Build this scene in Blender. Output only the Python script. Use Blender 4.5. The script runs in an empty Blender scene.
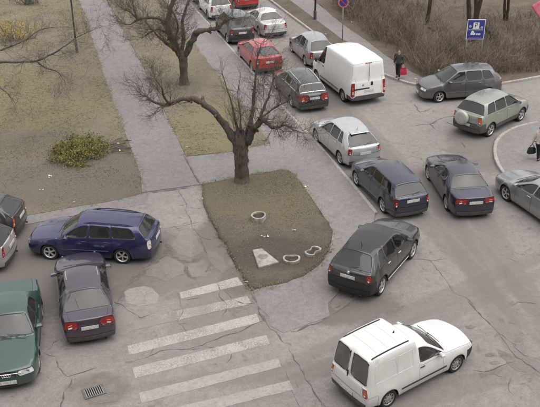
import bpy, bmesh, math, random
import numpy as np
from mathutils import Vector, Matrix, noise

R = math.radians
random.seed(7)
scn = bpy.context.scene
C = scn.collection

# ------------------------------------------------------------------ camera
F_PX, PITCH, ROLL, CAM_H = 855.6, R(28.22), -0.0206, 16.25
IMG_W, IMG_H = 540.0, 407.0
cam_d = bpy.data.cameras.new('camera')
cam_d.sensor_width = 36.0
cam_d.sensor_fit = 'HORIZONTAL'
cam_d.lens = F_PX / IMG_W * 36.0
cam_d.clip_end = 2000
cam = bpy.data.objects.new('camera', cam_d)
C.objects.link(cam)
cam.matrix_world = (Matrix.Translation((0, 0, CAM_H)) @ Matrix.Rotation(R(90) - PITCH, 4, 'X')
                    @ Matrix.Rotation(ROLL, 4, 'Z'))
scn.camera = cam

# ------------------------------------------------------------------ overcast daylight
SUN_AZ, SUN_EL = R(115), R(70)          # azimuth clockwise from +Y
world = bpy.data.worlds.new('World')
scn.world = world
world.use_nodes = True
wt = world.node_tree
wt.nodes.clear()
w_out = wt.nodes.new('ShaderNodeOutputWorld')
w_bg = wt.nodes.new('ShaderNodeBackground')
w_sky = wt.nodes.new('ShaderNodeTexSky')
w_sky.sky_type = 'NISHITA'
w_sky.sun_disc = False
w_sky.sun_elevation = SUN_EL
w_sky.sun_rotation = SUN_AZ
w_sky.air_density = 1.0
w_sky.dust_density = 0.6
w_hs = wt.nodes.new('ShaderNodeHueSaturation')
w_hs.inputs['Saturation'].default_value = 0.12
w_bg.inputs['Strength'].default_value = 0.15
wt.links.new(w_sky.outputs[0], w_hs.inputs['Color'])
w_mul = wt.nodes.new('ShaderNodeMix')
w_mul.data_type = 'RGBA'; w_mul.blend_type = 'MULTIPLY'
w_mul.inputs[0].default_value = 1.0
w_mul.inputs[7].default_value = (1.0, 0.962, 0.936, 1)
wt.links.new(w_hs.outputs[0], w_mul.inputs[6])
# overcast luminance: three times brighter overhead than at the horizon
w_co = wt.nodes.new('ShaderNodeTexCoord')
w_sep = wt.nodes.new('ShaderNodeSeparateXYZ')
wt.links.new(w_co.outputs['Generated'], w_sep.inputs[0])
w_mr = wt.nodes.new('ShaderNodeMapRange')
w_mr.inputs[1].default_value = 0.0; w_mr.inputs[2].default_value = 1.0
w_mr.inputs[3].default_value = 0.42; w_mr.inputs[4].default_value = 1.45
wt.links.new(w_sep.outputs[2], w_mr.inputs[0])
w_oc = wt.nodes.new('ShaderNodeMix')
w_oc.data_type = 'RGBA'; w_oc.blend_type = 'MULTIPLY'; w_oc.inputs[0].default_value = 1.0
wt.links.new(w_mul.outputs[2], w_oc.inputs[6])
wt.links.new(w_mr.outputs[0], w_oc.inputs[7])
wt.links.new(w_oc.outputs[2], w_bg.inputs['Color'])
wt.links.new(w_bg.outputs[0], w_out.inputs[0])

sun_d = bpy.data.lights.new('sun', 'SUN')
sun_d.energy = 0.9
sun_d.angle = R(80)
sun_d.color = (1.0, 0.96, 0.91)
sun = bpy.data.objects.new('sun', sun_d)
C.objects.link(sun)
sv = Vector((math.sin(SUN_AZ) * math.cos(SUN_EL), math.cos(SUN_AZ) * math.cos(SUN_EL), math.sin(SUN_EL)))
sun.rotation_euler = sv.to_track_quat('Z', 'Y').to_euler()
sun.location = (0, 0, 40)

scn.view_settings.view_transform = 'Standard'
scn.view_settings.look = 'None'
scn.view_settings.gamma = 1.0
scn.view_settings.use_curve_mapping = False
scn.view_settings.exposure = 0.96

# ------------------------------------------------------------------ pixel -> place helpers
def ray(px, py):
    u, v = (px - IMG_W / 2) / F_PX, -(py - IMG_H / 2) / F_PX
    c, s = math.cos(ROLL), math.sin(ROLL)
    u, v = c * u - s * v, s * u + c * v
    return Vector((u, math.cos(PITCH) + v * math.sin(PITCH), -math.sin(PITCH) + v * math.cos(PITCH)))

def gp(px, py, z=0.0):
    d = ray(px, py)
    t = (CAM_H - z) / -d.z
    return Vector((d.x * t, d.y * t, z))

def vp(px, py, y):
    """point of the pixel's ray on the upright plane at depth y"""
    d = ray(px, py)
    t = y / d.y
    return Vector((d.x * t, y, CAM_H + d.z * t))

# ------------------------------------------------------------------ object helpers
def tag(o, label=None, cat=None, group=None, kind=None):
    if label: o['label'] = label
    if cat: o['category'] = cat
    if group: o['group'] = group
    if kind: o['kind'] = kind
    return o

def empty(name, loc=(0, 0, 0), rz=0.0):
    o = bpy.data.objects.new(name, None)
    C.objects.link(o)
    o.empty_display_size = 0.2
    o.location = loc
    o.rotation_euler = (0, 0, rz)
    return o

def link(name, me, parent=None, loc=None, rot=None):
    o = bpy.data.objects.new(name, me)
    C.objects.link(o)
    if parent: o.parent = parent
    if loc is not None: o.location = loc
    if rot is not None: o.rotation_euler = rot
    return o

def mesh_from(name, vs, fs, mats, smooth=False, midx=None):
    me = bpy.data.meshes.new(name)
    me.from_pydata([tuple(v) for v in vs], [], fs)
    if not isinstance(mats, (list, tuple)): mats = [mats]
    for m in mats: me.materials.append(m)
    if midx is not None: me.polygons.foreach_set('material_index', midx)
    if smooth: me.polygons.foreach_set('use_smooth', [True] * len(me.polygons))
    me.update()
    return me

class MB:
    """collects shapes into one mesh"""
    def __init__(s):
        s.v, s.f, s.m = [], [], []
    def add(s, vs, fs, mi=0):
        b = len(s.v)
        s.v += [tuple(p) for p in vs]
        s.f += [tuple(i + b for i in q) for q in fs]
        s.m += [mi] * len(fs)
        return s
    def box(s, c, d, rot=None, mi=0, bev=0.0):
        hx, hy, hz = d[0] / 2, d[1] / 2, d[2] / 2
        M = rot if rot is not None else Matrix.Identity(3)
        cc = Vector(c)
        if bev <= 0:
            vs = [cc + M @ Vector((x * hx, y * hy, z * hz)) for z in (-1, 1) for x, y in ((-1, -1), (1, -1), (1, 1), (-1, 1))]
            fs = [(3, 2, 1, 0), (4, 5, 6, 7), (0, 1, 5, 4), (1, 2, 6, 5), (2, 3, 7, 6), (3, 0, 4, 7)]
        else:
            vs = []
            b = min(bev, hx * .9, hy * .9, hz * .9)
            for z, k in ((-hz, b), (-hz + b, 0), (hz - b, 0), (hz, b)):
                for x, y in ((-1, -1), (1, -1), (1, 1), (-1, 1)):
                    vs.append(cc + M @ Vector((x * (hx - k) , y * (hy - k), z)))
            fs = [(3, 2, 1, 0), (12, 13, 14, 15)]
            for l in range(3):
                for i in range(4):
                    a, c2 = l * 4 + i, l * 4 + (i + 1) % 4
                    fs.append((a, c2, c2 + 4, a + 4))
        return s.add(vs, fs, mi)
    def tube(s, pts, rad, n=6, mi=0, cap=True):
        pts = [Vector(p) for p in pts]
        if not isinstance(rad, (list, tuple)): rad = [rad] * len(pts)
        b = len(s.v)
        up = Vector((0, 0, 1))
        prev = None
        for k, p in enumerate(pts):
            t = (pts[min(k + 1, len(pts) - 1)] - pts[max(k - 1, 0)])
            t = t.normalized() if t.length > 1e-9 else Vector((0, 0, 1))
            if prev is None:
                a = t.cross(up if abs(t.z) < .9 else Vector((1, 0, 0))).normalized()
            else:
                a = prev - t * prev.dot(t)
                a = a.normalized() if a.length > 1e-6 else t.orthogonal().normalized()
            prev = a
            c = t.cross(a)
            for i in range(n):
                ang = 2 * math.pi * i / n
                s.v.append(tuple(p + (a * math.cos(ang) + c * math.sin(ang)) * rad[k]))
        for k in range(len(pts) - 1):
            for i in range(n):
                j = (i + 1) % n
                s.f.append((b + k * n + i, b + k * n + j, b + (k + 1) * n + j, b + (k + 1) * n + i))
                s.m.append(mi)
        if cap and n > 2:
            s.f.append(tuple(b + i for i in reversed(range(n)))); s.m.append(mi)
            e = b + (len(pts) - 1) * n
            s.f.append(tuple(e + i for i in range(n))); s.m.append(mi)
        return s
    def lathe(s, prof, n=24, axis='Y', mi=0, c=(0, 0, 0)):
        """prof: list of (axial, radius)"""
        b = len(s.v)
        cc = Vector(c)
        for a, r in prof:
            for i in range(n):
                t = 2 * math.pi * i / n
                if axis == 'Y': p = Vector((r * math.cos(t), a, r * math.sin(t)))
                elif axis == 'X': p = Vector((a, r * math.cos(t), r * math.sin(t)))
                else: p = Vector((r * math.cos(t), r * math.sin(t), a))
                s.v.append(tuple(cc + p))
        for k in range(len(prof) - 1):
            for i in range(n):
                j = (i + 1) % n
                s.f.append((b + k * n + i, b + k * n + j, b + (k + 1) * n + j, b + (k + 1) * n + i)); s.m.append(mi)
        return s
    def mesh(s, name, mats, smooth=False):
        return mesh_from(name, s.v, s.f, mats, smooth, s.m)
    def build(s, name, mats, parent=None, smooth=False, loc=None, rot=None):
        return link(name, s.mesh(name, mats, smooth), parent, loc, rot)

# ------------------------------------------------------------------ materials
def new_mat(name):
    m = bpy.data.materials.new(name)
    m.use_nodes = True
    nt = m.node_tree
    return m, nt, nt.nodes['Principled BSDF']

def N(nt, typ, **kw):
    n = nt.nodes.new(typ)
    for k, v in kw.items():
        if k in n.inputs: n.inputs[k].default_value = v
        else: setattr(n, k, v)
    return n

def ramp(nt, src, stops):
    r = nt.nodes.new('ShaderNodeValToRGB')
    el = r.color_ramp.elements
    while len(el) < len(stops): el.new(0.5)
    for e, (p, c) in zip(el, stops):
        e.position = p
        e.color = c if isinstance(c, (tuple, list)) and len(c) == 4 else ((c[0], c[1], c[2], 1) if isinstance(c, (tuple, list)) else (c, c, c, 1))
    nt.links.new(src, r.inputs[0])
    return r.outputs[0]

def mix(nt, fac, a, b, mode='MIX'):
    m = nt.nodes.new('ShaderNodeMix')
    m.data_type = 'RGBA'; m.blend_type = mode
    for sock, v in ((0, fac), (6, a), (7, b)):
        if isinstance(v, (int, float)): m.inputs[sock].default_value = v if sock == 0 else (v, v, v, 1)
        elif isinstance(v, (tuple, list)): m.inputs[sock].default_value = (v[0], v[1], v[2], 1)
        else: nt.links.new(v, m.inputs[sock])
    return m.outputs[2]

def noise_tex(nt, scale, detail=4, rough=.6, co=None, dist=0.0):
    n = N(nt, 'ShaderNodeTexNoise', Scale=scale, Detail=detail, Roughness=rough, Distortion=dist)
    if co is not None: nt.links.new(co, n.inputs['Vector'])
    return n.outputs['Fac']

def coords(nt, kind='Object'):
    return nt.nodes.new('ShaderNodeTexCoord').outputs[kind]

def world_pos(nt):
    return nt.nodes.new('ShaderNodeNewGeometry').outputs['Position']

def bump(nt, bsdf, h, strength=.3, dist=.02):
    b = N(nt, 'ShaderNodeBump', Strength=strength, Distance=dist)
    nt.links.new(h, b.inputs['Height'])
    nt.links.new(b.outputs[0], bsdf.inputs['Normal'])

_pm = {}
def plain(name, col, rough=.6, metal=0.0, var=.25, scale=6.0, coat=0.0, spec=.5):
    """a slightly mottled one-colour material"""
    if name in _pm: return _pm[name]
    m, nt, b = new_mat(name)
    f = noise_tex(nt, scale, 4, .6, coords(nt))
    lo = [c * (1 - var) for c in col]; hi = [min(1, c * (1 + var)) for c in col]
    nt.links.new(ramp(nt, f, [(.3, lo), (.7, hi)]), b.inputs['Base Color'])
    b.inputs['Roughness'].default_value = rough
    b.inputs['Metallic'].default_value = metal
    b.inputs['Coat Weight'].default_value = coat
    b.inputs['Specular IOR Level'].default_value = spec
    _pm[name] = m
    return m

def paint(name, col, metal=0.0, dirt=.35, rough=.32, coat=1.0):
    if name in _pm: return _pm[name]
    m, nt, b = new_mat(name)
    co = coords(nt)
    sep = nt.nodes.new('ShaderNodeSeparateXYZ'); nt.links.new(co, sep.inputs[0])
    n1 = noise_tex(nt, 3.0, 6, .65, co)
    n2 = noise_tex(nt, 22.0, 4, .7, co)
    # road spray thrown up on the sills, ragged upper edge
    mr = N(nt, 'ShaderNodeMapRange'); nt.links.new(sep.outputs[2], mr.inputs[0])
    mr.inputs[1].default_value = .15; mr.inputs[2].default_value = .75
    mr.inputs[3].default_value = 1.0; mr.inputs[4].default_value = 0.0
    mm = N(nt, 'ShaderNodeMath', operation='MULTIPLY'); nt.links.new(mr.outputs[0], mm.inputs[0]); nt.links.new(n1, mm.inputs[1])
    ma = N(nt, 'ShaderNodeMath', operation='MULTIPLY_ADD'); nt.links.new(n2, ma.inputs[0]); ma.inputs[1].default_value = .22
    nt.links.new(mm.outputs[0], ma.inputs[2])
    fac = N(nt, 'ShaderNodeMath', operation='MULTIPLY'); nt.links.new(ma.outputs[0], fac.inputs[0]); fac.inputs[1].default_value = dirt
    colr = ramp(nt, n1, [(.3, [c * .93 for c in col]), (.7, [min(1, c * 1.07) for c in col])])
    nt.links.new(mix(nt, fac.outputs[0], colr, (.20, .175, .15)), b.inputs['Base Color'])
    b.inputs['Metallic'].default_value = metal
    nt.links.new(ramp(nt, fac.outputs[0], [(0, rough), (.6, .8)]), b.inputs['Roughness'])
    b.inputs['Coat Weight'].default_value = coat
    b.inputs['Coat Roughness'].default_value = .05
    b.inputs['Coat IOR'].default_value = 1.62
    _pm[name] = m
    return m

def glass(name, tint=(.38, .40, .39), dust=.045):
    if name in _pm: return _pm[name]
    m, nt, b = new_mat(name)
    nt.nodes.remove(b)
    out = nt.nodes['Material Output']
    tr = N(nt, 'ShaderNodeBsdfTransparent'); tr.inputs[0].default_value = (*tint, 1)
    gl = N(nt, 'ShaderNodeBsdfGlossy'); gl.inputs['Roughness'].default_value = .03
    gl.inputs['Color'].default_value = (1, 1, 1, 1)
    fr = N(nt, 'ShaderNodeFresnel', IOR=1.65)
    m1 = N(nt, 'ShaderNodeMixShader')
    nt.links.new(fr.outputs[0], m1.inputs[0]); nt.links.new(tr.outputs[0], m1.inputs[1]); nt.links.new(gl.outputs[0], m1.inputs[2])
    df = N(nt, 'ShaderNodeBsdfDiffuse'); df.inputs[0].default_value = (.42, .40, .37, 1)
    nz = noise_tex(nt, 2.6, 5, .6, coords(nt))
    dfac = ramp(nt, nz, [(.3, dust * .85), (.7, dust * 1.2)])
    m2 = N(nt, 'ShaderNodeMixShader')
    nt.links.new(dfac, m2.inputs[0]); nt.links.new(m1.outputs[0], m2.inputs[1]); nt.links.new(df.outputs[0], m2.inputs[2])
    nt.links.new(m2.outputs[0], out.inputs[0])
    _pm[name] = m
    return m

# ------------------------------------------------------------------ vehicles
from mathutils.bvhtree import BVHTree
RUBBER = plain('tyre rubber', (.022, .021, .020), .85, var=.3)
BLACK = plain('black plastic', (.022, .021, .021), .6)
DARKGREY = plain('grey plastic cladding', (.075, .072, .068), .65)
GAP = plain('panel gap', (.012, .012, .012), .8)
UNDER = plain('underbody', (.02, .019, .018), .9)
ALLOY = plain('alloy wheel', (.55, .55, .54), .35, .55, .12)
STEELW = plain('dusty steel wheel', (.33, .32, .30), .5, .25, .3)
CHROME = plain('bright trim', (.75, .75, .74), .22, .9, .05)
LAMP = plain('headlamp lens', (.62, .63, .62), .12, .25, .25, 14, .8)
LAMPCORE = plain('headlamp reflector', (.25, .26, .27), .2, .6, .5, 30)
REDL = plain('red lamp lens', (.24, .018, .018), .2, 0, .25, 12, .6)
ORANGEL = plain('orange red lamp lens', (.42, .095, .045), .22, 0, .3, 12, .6)
CLEARL = plain('clear lamp lens', (.62, .60, .58), .2, .1, .2, 12, .6)
SEAT = plain('car seat cloth', (.12, .115, .11), .9)
DASH = plain('dashboard', (.07, .07, .07), .7)

def plate_mat():
    m, nt, b = new_mat('number plate')
    co = coords(nt, 'Generated')
    mp = N(nt, 'ShaderNodeMapping'); nt.links.new(co, mp.inputs[0]); mp.inputs['Scale'].default_value = (1, 14, 1.2)
    f = noise_tex(nt, 1.6, 2, .5, mp.outputs[0])
    nt.links.new(ramp(nt, f, [(.44, (.66, .65, .62)), (.62, (.40, .39, .38))]), b.inputs['Base Color'])
    b.inputs['Roughness'].default_value = .4
    return m
PLATE = plate_mat()

_wheel_cache = {}
def wheel_meshes(rad, wid, style):
    key = (round(rad, 3), round(wid, 3), style)
    if key in _wheel_cache: return _wheel_cache[key]
    rr = rad * (.70 if style == 'alloy' else .66)
    h = wid / 2
    ty = MB().lathe([(-h * .80, rr), (-h * .98, rr + .015), (-h, rr + (rad - rr) * .5), (-h * .86, rad * .975), (-h * .55, rad),
                     (h * .55, rad), (h * .86, rad * .975), (h, rr + (rad - rr) * .5), (h * .98, rr + .015), (h * .80, rr)], 32)
    tyre = ty.mesh('tyre', RUBBER, True)
    hub = MB().lathe([(h * .15, 0.001), (h * .15, rr * .98), (-h * .8, rr * .98)], 24)
    hubm = hub.mesh('wheel', UNDER, True)
    rm = MB()
    rm.lathe([(h * .80, rr), (h * .90, rr * 1.02), (h * .92, rr * .97), (h * .70, rr * .88), (h * .2, rr * .86)], 32)
    if style == 'alloy':
        rm.lathe([(h * .2, rr * .24), (h * .72, rr * .24), (h * .80, rr * .17), (h * .80, .001)], 16)
        for k in range(5):
            a = 2 * math.pi * k / 5 + .3
            for sgn in (-.5, .5):
                M = Matrix.Rotation(-(a + sgn * .22), 3, 'Y')
                c = M @ Vector((rr * .56, 0, 0))
                rm.box((c.x, h * .62, c.z), (rr * .72, h * .28, rr * .13), M)
    else:
        rm.lathe([(h * .62, rr * .9), (h * .74, rr * .66), (h * .66, rr * .5), (h * .8, rr * .3), (h * .84, .001)], 20)
        for k in range(9):
            a = 2 * math.pi * k / 9
            rm.box((math.cos(a) * rr * .74, h * .72, math.sin(a) * rr * .74), (.045, .012, .045), Matrix.Rotation(-a, 3, 'Y'), 1)
    rimm = rm.mesh('rim', [ALLOY if style == 'alloy' else STEELW, UNDER], False)
    _wheel_cache[key] = (hubm, tyre, rimm)
    return _wheel_cache[key]

def add_wheels(root, P, steer=0.0):
    rad, wid = P['R'], P.get('tw', .205)
    hubm, tyre, rimm = wheel_meshes(rad, wid, P.get('rim', 'alloy'))
    yy = P['W'] / 2 - wid / 2 - .025
    for x in (-P['wb'] / 2, P['wb'] / 2):
        for s in (1, -1):
            w = link('wheel', hubm, root, (x, s * yy, rad - .004), (0, random.uniform(0, 6), (0 if s > 0 else math.pi) + (steer if x > 0 else 0)))
            link('tyre', tyre, w); link('rim', rimm, w)

FR = [1, .82, .42, 0, -.42, -.82, -1]

def build_car(name, P):
    root = empty(name)
    W2, wb, L = P['W'] / 2, P['wb'], P['L']
    fo = P.get('fo', (L - wb) * .47)
    ro = L - wb - fo
    xr, xf = -wb / 2, wb / 2
    xe0, xeN = xr - ro, xf + fo
    rad = P['R']
    Ra = rad * P.get('arch', 1.16)
    zs, z1, z2 = P.get('sill', .20), P.get('z1', .40), P.get('z2', .62)
    OFF = [-1, -.9, -.68, -.28, .28, .68, .9, 1]
    def arch(xw):
        return [xw - Ra - .06] + [xw + Ra * o for o in OFF] + [xw + Ra + .06]
    xB = P.get('xB', 0.0)
    mids = sorted(P.get('mid', [xB - .12, xB, xB + .12]))
    S = [xe0, xe0 + .10, xe0 + (ro - Ra) * .62] + arch(xr) + mids + arch(xf) + [xeN - (fo - Ra) * .62, xeN - .10, xeN]
    n = len(S)
    isarch = {}
    for base, xw in ((3, xr), (3 + 10 + len(mids), xf)):
        for k in range(10):
            isarch[base + k] = (xw, k)
    # belt row x positions: relaxed around the arches
    X3 = list(S)
    for i, (xw, k) in isarch.items():
        X3[i] = xw + (Ra + .06) * (-1 + 2 * k / 9)
    def lerp(keys, x):
        if x <= keys[0][0]: return keys[0][1]
        for (a, b), (c, d) in zip(keys, keys[1:]):
            if x <= c: return b + (d - b) * (x - a) / (c - a)
        return keys[-1][1]
    def nearest(x, lo=0, hi=n - 1):
        return min(range(lo, hi + 1), key=lambda i: abs(X3[i] - x))
    ic = nearest(P['x_cowl']); X3[ic] = P['x_cowl']
    ir = max(1, nearest(P['x_rw'])); X3[ir] = P['x_rw']
    for w in P.get('cuts', []):
        k = nearest(w, ir + 1, ic - 1); X3[k] = w
    for i in range(1, n):
        if X3[i] <= X3[i - 1] + .02: X3[i] = X3[i - 1] + .02
    belt = P['belt']      # [(x, z)] includes bonnet and boot edges
    roofz = P['roofz']    # [(x, z)]
    roofw = P['roofw']    # [(x, half width factor)]
    xmap = [(P['x_rw'], P['x_rr'])] + [(c, c + d) for c, d in P.get('lean', [(xB, -.02)])] + [(P['x_cowl'], P['x_rf'])]
    fend = P.get('fend', (-.05, .0, -.03, -.13))
    rend = P.get('rend', (.05, .0, .02, .05))
    fb, rb = P.get('fbulge', .13), P.get('rbulge', .09)
    ft, rt = P.get('ftaper', .14), P.get('rtaper', .08)
    def hw(x):
        if x > xf: return W2 * (1 - ft * ((x - xf) / fo) ** 2)
        if x < xr: return W2 * (1 - rt * ((xr - x) / ro) ** 2)
        return W2
    yf = P.get('yf', (.955, 1.0, .995, .93))
    bm = bmesh.new()
    crease = bm.edges.layers.float.new('crease_edge')
    vcrease = bm.verts.layers.float.new('crease_vert')
    Vt = {}
    def mk(key, co):
        Vt[key] = bm.verts.new(co); return Vt[key]
    for i in range(n):
        x = S[i]
        e = 1.0 if i in (0, n - 1) else (.35 if i in (1, n - 2) else 0)
        off = fend if i >= n // 2 else rend
        zb = lerp(belt, X3[i])
        front = x > xf + Ra
        rear = x < xr - Ra
        a2 = P.get('z2f', z2 - .06) if front else (P.get('z2r', z2 - .03) if rear else z2)
        zz = [zs + (.03 if (front or rear) else 0), z1, a2, zb]
        if i in isarch:
            xw, k = isarch[i]
            if 1 <= k <= 8:
                o = OFF[k - 1]
                az = (rad + Ra * math.sqrt(max(0, 1 - o * o))) if abs(o) < 1 else zs
                if abs(o) < 1:
                    zz[0] = az
                    zz[1] = max(z1, az + .045)
                    zz[2] = max(z2, zz[1] + .05)
                    zz[3] = max(zb, zz[2] + .04)
        shrink = 1 - (.10 if i == n - 1 else .07 if i == 0 else .025 if i in (1, n - 2) else 0)
        for k in range(4):
            bx = S[i] if k < 2 else (X3[i] if k == 3 else (S[i] + X3[i]) / 2)
            xx = bx + off[k] * e
            y = hw(x) * yf[k] * shrink
            if k == 0 and i in isarch and 1 <= isarch[i][1] <= 8: y = hw(x) * 1.0
            for s in (1, -1):
                mk(('s', s, i, k), (xx, s * y, zz[k]))
        for s in (1, -1):
            v0 = Vt[('s', s, i, 0)].co
            mk(('in', s, i), (v0.x, v0.y - s * .20, v0.z - .005))
    crown = P.get('crown', .055)
    def deckrow(i, bul, cr):
        r = {}
        a = Vt[('s', 1, i, 3)].co
        for j in range(1, 6):
            f = FR[j]
            r[j] = mk(('d', i, j), (a.x + bul * (1 - f * f), a.y * f, a.z + cr * (1 - f * f)))
    for i in range(ic, n):
        t = (i - ic) / max(1, n - 1 - ic)
        deckrow(i, P.get('cowlbulge', .10) * (1 - t) + fb * t, crown * (1 - t * .45))
    for i in range(0, ir + 1):
        t = i / max(1, ir)
        deckrow(i, -(rb * (1 - t) + .04 * t), crown * .5)
    def dv(i, j):
        if j == 0: return Vt[('s', 1, i, 3)]
        if j == 6: return Vt[('s', -1, i, 3)]
        return Vt[('d', i, j)]
    def endv(i, k, j):
        if k == 3: return dv(i, j)
        if j == 0: return Vt[('s', 1, i, k)]
        if j == 6: return Vt[('s', -1, i, k)]
        if ('e', i, k, j) not in Vt:
            a = Vt[('s', 1, i, k)].co
            f = FR[j]
            b = fb if i else -rb
            mk(('e', i, k, j), (a.x + b * (1 - f * f), a.y * f, a.z))
        return Vt[('e', i, k, j)]
    xt = {}
    for i in range(ir, ic + 1):
        x = lerp(xmap, X3[i]); xt[i] = x
        zt = lerp(roofz, x); wd = W2 * lerp(roofw, x)
        dr = P.get('drop', .075)
        bul = .07 if i == ic else (.04 if i == ic - 1 else (-.04 if i == ir else 0))
        for j in range(7):
            f = FR[j]
            mk(('t', i, j), (x + bul * (1 - f * f), wd * f, zt - dr * f * f))
    # ---- faces, each tagged with a part
    parts = ['body', 'gap', 'liner', 'seal']
    info = {}
    def pid(nm):
        if nm not in parts: parts.append(nm)
        return parts.index(nm)
    grp = {}
    def face(vs, part):
        f = bm.faces.new(vs)
        f.material_index = 0
        grp.setdefault(part, []).append(f)
        return f
    doors = P.get('doors', [])
    wins = P.get('wins', [])
    clad = P.get('clad', False)
    for i in range(n - 1):
        xm = (S[i] + S[i + 1]) / 2
        for s in (1, -1):
            q = lambda k0, i0: Vt[('s', s, i0, k0)]
            for k in range(3):
                vs = [q(k, i), q(k, i + 1), q(k + 1, i + 1), q(k + 1, i)]
                if s > 0: vs.reverse()
                part = 'body'
                if k == 2 and i == n - 2 and P.get('hl_side', True): part = 'headlight%d' % s
                elif k == 2 and i == 0 and P.get('tl_side', True): part = 'taillight%d' % s
                elif k == 1 and i == 0 and P.get('tl_tall'): part = 'taillight%d' % s
                elif k < P.get('bump_rows', 2) and xm > xf + Ra + .06: part = 'bumper_f'
                elif k < P.get('bump_rows_r', 2) and xm < xr - Ra - .06 and not (k == 1 and P.get('tl_tall')): part = 'bumper_r'
                elif clad and k == 0: part = 'cladding'
                else:
                    for dn, (a, b) in enumerate(doors):
                        if a <= xm <= b and (k > 0 or not clad) and not (i in isarch and 1 <= isarch[i][1] <= 8 and 1 <= isarch.get(i + 1, (0, 0))[1] <= 8 and k == 0):
                            part = 'door%d_%d' % (dn, s)
                face(vs, part)
            vs = [Vt[('in', s, i)], Vt[('in', s, i + 1)], q(0, i + 1), q(0, i)]
            if s > 0: vs.reverse()
            face(vs, 'liner')
    hl = P.get('hl', (0, 1)); tl = P.get('tl', (0,))
    for i, fr in ((n - 1, True), (0, False)):
        for k in range(3):
            for j in range(6):
                vs = [endv(i, k, j), endv(i, k, j + 1), endv(i, k + 1, j + 1), endv(i, k + 1, j)]
                if fr: vs.reverse()
                vs.reverse()
                jj = min(j, 5 - j); s = 1 if j < 3 else -1
                part = 'body'
                if fr:
                    if k == 2: part = 'headlight%d' % s if jj in hl else ('grille' if P.get('grille', True) and jj == 2 else 'body')
                    elif k == 0 and jj == 2: part = 'lower_grille'
                    elif k < P.get('bump_rows', 2): part = 'bumper_f'
                else:
                    if k == 2 and jj in tl: part = 'taillight%d' % s
                    elif k == 1 and P.get('tl_tall') and jj == 0: part = 'taillight%d' % s
                    elif k == 0 and P.get('valance', True): part = 'valance_r'
                    elif k < P.get('bump_rows_r', 2 if not P.get('gate_low') else 1): part = 'bumper_r'
                    else: part = 'lid'
                face(vs, part)
    for i in range(n - 1):
        if ic <= i or i < ir:
            for j in range(6):
                vs = [dv(i, j), dv(i + 1, j), dv(i + 1, j + 1), dv(i, j + 1)]
                vs.reverse()
                face(vs, ('hood' if ic <= i else ('lid' if (P.get('lid_deck', True) and 0 < j < 5) else 'body')))
    for i in range(ir, ic):
        for j in range(6):
            vs = [Vt[('t', i, j)], Vt[('t', i + 1, j)], Vt[('t', i + 1, j + 1)], Vt[('t', i, j + 1)]]
            vs.reverse()
            face(vs, 'roof')
        for s, j in ((1, 0), (-1, 6)):
            vs = [Vt[('s', s, i, 3)], Vt[('s', s, i + 1, 3)], Vt[('t', i + 1, j)], Vt[('t', i, j)]]
            if s > 0: vs.reverse()
            xm = (X3[i] + X3[i + 1]) / 2
            part = 'body'
            for wn, (a, b) in enumerate(wins):
                if a <= xm <= b: part = 'window%d_%d' % (wn, s)
            face(vs, part)
    for j in range(6):
        vs = [dv(ic, j), dv(ic, j + 1), Vt[('t', ic, j + 1)], Vt[('t', ic, j)]]
        face(vs[::-1], 'windshield')
        vs = [dv(ir, j), dv(ir, j + 1), Vt[('t', ir, j + 1)], Vt[('t', ir, j)]]
        rw = P.get('rear_window', True)
        if rw == 'split': face(vs, 'rear_window%d' % (1 if j < 3 else -1))
        else: face(vs, 'rear_window' if rw else 'lid')
    bm.normal_update()
    bmesh.ops.recalc_face_normals(bm, faces=bm.faces[:])
    # outward check
    if sum(f.normal.z for f in grp['roof']) < 0:
        bmesh.ops.reverse_faces(bm, faces=bm.faces[:])
    def put(fs, p):
        for f in fs: f.material_index = pid(p)
    def ring_crease(fs, val):
        st = set(fs)
        for f in fs:
            for e in f.edges:
                if any(g not in st for g in e.link_faces): e[crease] = val
        # keep the corners of the opening tight
        bnd = {}
        for f in fs:
            for e in f.edges:
                if any(g not in st for g in e.link_faces):
                    for v in e.verts: bnd.setdefault(v, []).append(e)
        for v, es in bnd.items():
            if len(es) == 2:
                d0 = (es[0].other_vert(v).co - v.co).normalized(); d1 = (es[1].other_vert(v).co - v.co).normalized()
                if d0.dot(d1) > -.80: v[vcrease] = .62
    for part, fs in list(grp.items()):
        if part == 'body': continue
        if part in ('liner',):
            put(fs, 'liner'); continue
        if part == 'roof':
            put(fs, 'roof'); continue
        if part.startswith(('window', 'windshield', 'rear_window')):
            t = P.get('pillar', .034) if not part.startswith('windshield') else .05
            r = bmesh.ops.inset_region(bm, faces=fs, thickness=t, depth=0, use_even_offset=False, use_boundary=True)
            for f in r['faces']: f.material_index = pid('body') if not part.startswith('rear_window') else pid('lid' if P.get('gate_win', True) else 'body')
            r = bmesh.ops.inset_region(bm, faces=fs, thickness=.014, depth=-.008, use_even_offset=False, use_boundary=True)
            for f in r['faces']: f.material_index = pid('seal')
            put(fs, part); ring_crease(fs, .75)
        elif part.startswith(('headlight', 'taillight', 'grille', 'lower_grille')):
            r = bmesh.ops.inset_region(bm, faces=fs, thickness=P.get('lampinset', .022), depth=0, use_even_offset=False, use_boundary=True)
            for f in r['faces']: f.material_index = pid('body' if not part.startswith('lower') else 'bumper_f')
            r = bmesh.ops.inset_region(bm, faces=fs, thickness=.010, depth=-.006, use_even_offset=False, use_boundary=True)
            for f in r['faces']: f.material_index = pid('gap')
            put(fs, part); ring_crease(fs, .7)
        else:
            put(fs, part)
    for i in range(n - 1):
        for s in (1, -1):
            for k, cv in ((0, .7), (3, P.get('shoulder', .3))):
                e = bm.edges.get((Vt[('s', s, i, k)], Vt[('s', s, i + 1, k)]))
                if e: e[crease] = max(e[crease], cv)
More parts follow.
